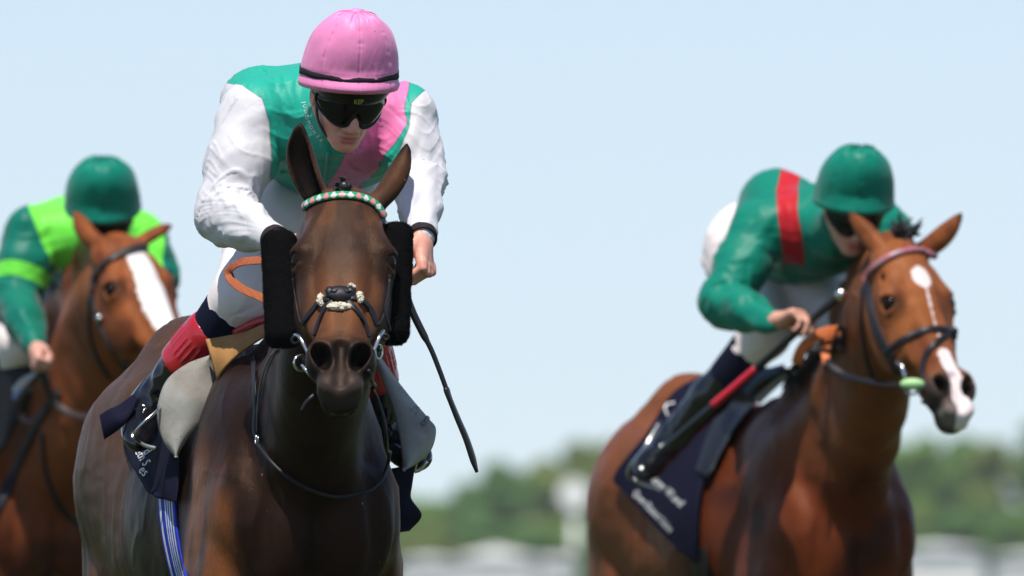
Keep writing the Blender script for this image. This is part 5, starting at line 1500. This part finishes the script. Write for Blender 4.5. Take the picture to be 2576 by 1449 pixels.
m = MB(); strap(m, bvL, [(108, 1090), (120, 1200), (165, 1290), (235, 1345), (300, 1350)], .009, .006, 30, miss=11.2); m.build('breast_strap', M_strap, rr_)
sd = empty('saddle', P(60, 960, 11.2), 'black racing saddle with a white front pad on the chestnut horse', 'saddle', 'saddles of the racehorses')
m = MB(); m.tube(free([(38, 985, 11.0), (60, 962, 10.98), (95, 945, 10.98), (125, 940, 11.0)], 16), .018, 10, flat=.6); m.build('saddle_pad', M_numnah, sd)
m = MB(); m.tube(free([(35, 1000, 10.99), (55, 985, 10.97), (80, 975, 10.97)], 12), .012, 10, flat=.6); m.build('saddle_pad', M_blue, sd)
G = two_edge([((-60, 900), (110, 935)), ((-80, 980), (70, 1010)), ((-110, 1060), (40, 1070)), ((-120, 1150), (10, 1130))], [(11.2, 11.1)]*4, 20, 12, .02)
MB().sheet(G, .006, face=True).build('saddle_flap', M_black_leather, sd)

# ------------------------------------------------------------------ far side of the course
def foliage_mat(name, a, b):
    t = NT(name); n = t.noise(t.coord(), .35, 4); n2 = t.noise(t.coord(), 2.2, 2)
    c = t.mix(t.mix(a, b, n), tuple(x*.75 for x in a), t.math('MULTIPLY', n2, .4))
    t.base(c).set(rough=.6, spec=.25)
    tr = t.n('ShaderNodeBsdfTranslucent'); t.l(t.mix(c, (1.5, 1.35, .7), 1.0, 'MULTIPLY'), tr.inputs['Color'])
    mx = t.n('ShaderNodeMixShader'); mx.inputs[0].default_value = .45
    t.l(t.b.outputs[0], mx.inputs[1]); t.l(tr.outputs[0], mx.inputs[2]); t.l(mx.outputs[0], t.t.nodes['Material Output'].inputs['Surface'])
    return t.m
M_leaf = [foliage_mat('light_green_leaves', (.20, .35, .07), (.24, .38, .08)), foliage_mat('deep_leaves', (.15, .30, .08), (.18, .32, .085)), foliage_mat('olive_leaves', (.23, .31, .075), (.26, .33, .08))]  # leaf colours differ from tree to tree: light green, deep green, olive
M_bark = simple('bark', (.11, .085, .06), rough=.9, vscale=3, var=.4)
def far_tree(px, top, Y, width, kind, label, seed, name='tree', low=.12):
    rng = np.random.default_rng(seed); b = P(px, 1443, Y); b[2] = 0; h_ = P(px, top-12, Y)[2]; k = (33.33+Y)/33.33*.000932; w = width*k/2
    rt = props(empty(name, b), label, 'tree' if name == 'tree' else 'bush', 'trees beyond the course' if name == 'tree' else 'bushes beyond the course')
    m = MB(); lean = rng.uniform(-.3, .3)
    m.tube(spline([b, b+[lean*.3, 0, h_*.25], b+[lean, 0, h_*.55], b+[lean*1.4, .2, h_*.85]], 12), np.linspace(h_*.035, h_*.008, 12), 8)
    for j in range(7):
        z = h_*rng.uniform(.25, .6); a = rng.uniform(0, 6.28); e = np.array([math.cos(a)*w*.6, math.sin(a)*w*.6, z+h_*.25])
        m.tube(spline([b+[lean*.7, 0, z], b+[lean*.7+e[0]*.5, e[1]*.5, z+h_*.1], b+e], 6), np.linspace(h_*.015, h_*.005, 6), 6)
    m.build('trunk', M_bark, rt)
    cl = []
    for j in range(34):
        f = rng.uniform(low, .90); r = w*(.30+.16*rng.random()); rad = (w-r*.6)*math.sqrt(max(0, 1-((f-.45)/.56)**2))*rng.uniform(.35, 1)
        a = rng.uniform(0, 6.28); cl.append((b + [lean*f+math.cos(a)*rad, math.sin(a)*rad, min(h_*f, h_-r*.8)], r))
    n = 380; V = []; 
    for c, r in cl:
        d = rng.normal(0, 1, (n, 3)); d /= np.linalg.norm(d, axis=1)[:, None]; p = c + d*r*rng.uniform(.55, 1.05, (n, 1))*[1, 1, .85]
        s = r*rng.uniform(.13, .24, n); u = np.cross(d, rng.normal(0, 1, (n, 3))); u /= np.linalg.norm(u, axis=1)[:, None]; q = np.cross(d, u) + .5*d*rng.normal(0, 1, (n, 1))
        V.append(np.stack([p-u*s[:, None], p-q*s[:, None]*.7, p+u*s[:, None], p+q*s[:, None]*.7], 1).reshape(-1, 3))
    V = np.vstack(V); mk('crown', V, np.arange(len(V)).reshape(-1, 4), M_leaf[kind], rt, smooth=False)
TREES = [(985, 1255, 900, 200, 0), (1095, 1262, 940, 190, 0), (1190, 1222, 880, 150, 1), (1268, 1165, 860, 200, 1), (1375, 1150, 900, 190, 2), (1480, 1105, 930, 230, 2), (1580, 1130, 900, 220, 0), (1690, 1150, 880, 220, 1),
         (2235, 1110, 900, 190, 1), (2330, 1088, 880, 210, 0), (2430, 1098, 930, 200, 1), (2520, 1100, 860, 210, 2), (2610, 1050, 940, 150, 1), (850, 1260, 930, 200, 1), (700, 1255, 900, 220, 0), (1800, 1150, 910, 230, 1), (1950, 1150, 900, 240, 0), (2100, 1150, 920, 230, 1)]
TL = ['rounded light green tree by the chest of the dark horse', 'low light green tree left of the whip tip', 'deep green tree below the tip of the whip', 'tall deep green tree right of the whip tip', 'olive tree left of the white disc', 'tall olive tree behind the white disc',
      'light green tree behind the rump of the bay horse', 'deep green tree hidden behind the bay horse', 'deep green tree at the chest of the bay horse', 'light green tree below the chin of the bay horse', 'deep green tree right of the bay horse', 'olive tree at the right edge of the course',
      'dark tall tree cut off at the edge of the view', 'deep green tree behind the shoulder of the dark horse', 'light green tree behind the dark horse', 'deep green tree behind the saddle of the bay horse', 'light green tree behind the shoulder of the bay horse', 'deep green tree behind the neck of the bay horse']
for i, (px, top, Y, w, k) in enumerate(TREES): far_tree(px, top, Y, w, k, TL[i], 100+i)
BUSH = [(960, 1345, 800, 170, 0, 'light green bush beside the dark horse'), (1080, 1335, 790, 190, 2, 'olive bush left of the white marquee'), (1200, 1320, 800, 170, 1, 'deep green bush behind the white marquee roof'), (1320, 1330, 790, 190, 1, 'dark bush left of the white post'), (1420, 1325, 800, 180, 0, 'light bush at the foot of the white post'), (1530, 1330, 800, 180, 1, 'deep green bush behind the leg of the bay horse'),
        (2290, 1290, 800, 200, 2, 'olive bush right of the bay horse chest'), (2400, 1300, 790, 200, 1, 'deep green bush above the long white marquee'), (2510, 1290, 800, 190, 1, 'dark bush at the far right'), (2600, 1290, 800, 190, 0, 'light bush beyond the right edge')]
for i, (px, top, Y, w, k, lb) in enumerate(BUSH): far_tree(px, top, Y, w, k, lb, 300+i, 'bush', .05)
M_white = simple('white_paint', (.85, .84, .80), rough=.5, var=.05); M_canvas = simple('white_canvas', (.74, .73, .70), rough=.8, var=.06, vscale=.5)
k = lambda Y: (33.33+Y)/33.33*.000932
o = P(1444, 1443, 250); o[2] = 0; c = P(1444, 1243, 250); r = 40*k(250)
rt = props(empty('distance_marker', o), 'white round disc on a tall white post left of the bay horse', 'marker post')
m = MB(); m.tube([c+[0, -.03, 0], c+[0, .03, 0]], r, 40); m.build('disc', M_white, rt, smooth=False)
m = MB(); m.box(np.array([o[0], o[1]+.12, c[2]/2]), (.15, .10, c[2])); m.build('post', M_white, rt)
m = MB(); m.box(np.array([o[0]-.05, o[1]+.02, P(0, 1391, 250)[2]]), (.45, .05, .06)); m.build('bracket', M_black_leather, rt)
def marquee(x0, x1, top, eave, Y, label, gable):
    a = P(x0, 1443, Y); b = P(x1, 1443, Y); ze, zt = P(0, eave, Y)[2], P(0, top, Y)[2]; dp = 8.0
    rt = props(empty('marquee', ((a[0]+b[0])/2, Y+dp/2, 0)), label, 'marquee', 'white marquees beyond the course')
    m = MB(); m.box([(a[0]+b[0])/2, Y+dp/2, ze/2], (b[0]-a[0], dp, ze)); m.build('wall', M_canvas, rt, smooth=False)
    e = .25; xa, xb, ya, yb = a[0]-e, b[0]+e, Y-e, Y+dp+e; mx = (xa+xb)/2; my = (ya+yb)/2
    if gable == 'peak': V = [[xa, ya, ze+.003], [xb, ya, ze+.003], [xb, yb, ze+.003], [xa, yb, ze+.003], [mx, my, zt]]; F = [[0, 1, 4], [1, 2, 4], [2, 3, 4], [3, 0, 4], [3, 2, 1, 0]]
    else: V = [[xa, ya, ze+.003], [xb, ya, ze+.003], [xb, yb, ze+.003], [xa, yb, ze+.003], [xa+2, my, zt], [xb-2, my, zt]]; F = [[0, 1, 5, 4], [1, 2, 5], [2, 3, 4, 5], [3, 0, 4], [3, 2, 1, 0]]
    mk('roof', V, F, M_canvas, rt, smooth=False)
    m = MB()
    for x in np.linspace(a[0]+.6, b[0]-.6, max(2, int((b[0]-a[0])/3))): m.box([x, Y-.03, ze*.5], (.10, .06, ze*.98))
    m.build('leg', M_white, rt, smooth=False, split=True)
marquee(1150, 1345, 1376, 1404, 640, 'white peaked marquee between the dark horse and the white post', 'peak')
marquee(1000, 1150, 1398, 1412, 660, 'low white marquee beside the chest of the dark horse', 'ridge')
marquee(1350, 1430, 1400, 1414, 670, 'small white marquee at the foot of the white post', 'ridge')
marquee(2260, 2475, 1368, 1384, 600, 'long white marquee at the chest of the bay horse', 'ridge')
marquee(2505, 2700, 1388, 1402, 620, 'white marquee at the right end of the row', 'ridge')

# summer haze over the course
t = NT('haze'); pv = t.n('ShaderNodeVolumePrincipled'); pv.inputs['Density'].default_value = HAZE; pv.inputs['Color'].default_value = (.90, .95, 1, 1)
mo = t.t.nodes['Material Output']
for l_ in list(t.t.links):
    if l_.to_node == mo: t.t.links.remove(l_)
t.t.nodes.remove(t.b); t.l(pv.outputs[0], mo.inputs['Volume'])
lo_, hi_ = np.array([-300., -120., -1.]), np.array([300., 1400., 24.])
hz = MB().box((lo_+hi_)/2, hi_-lo_).build('haze', t.m, None, (0, 640, 0), smooth=False, kind='stuff')
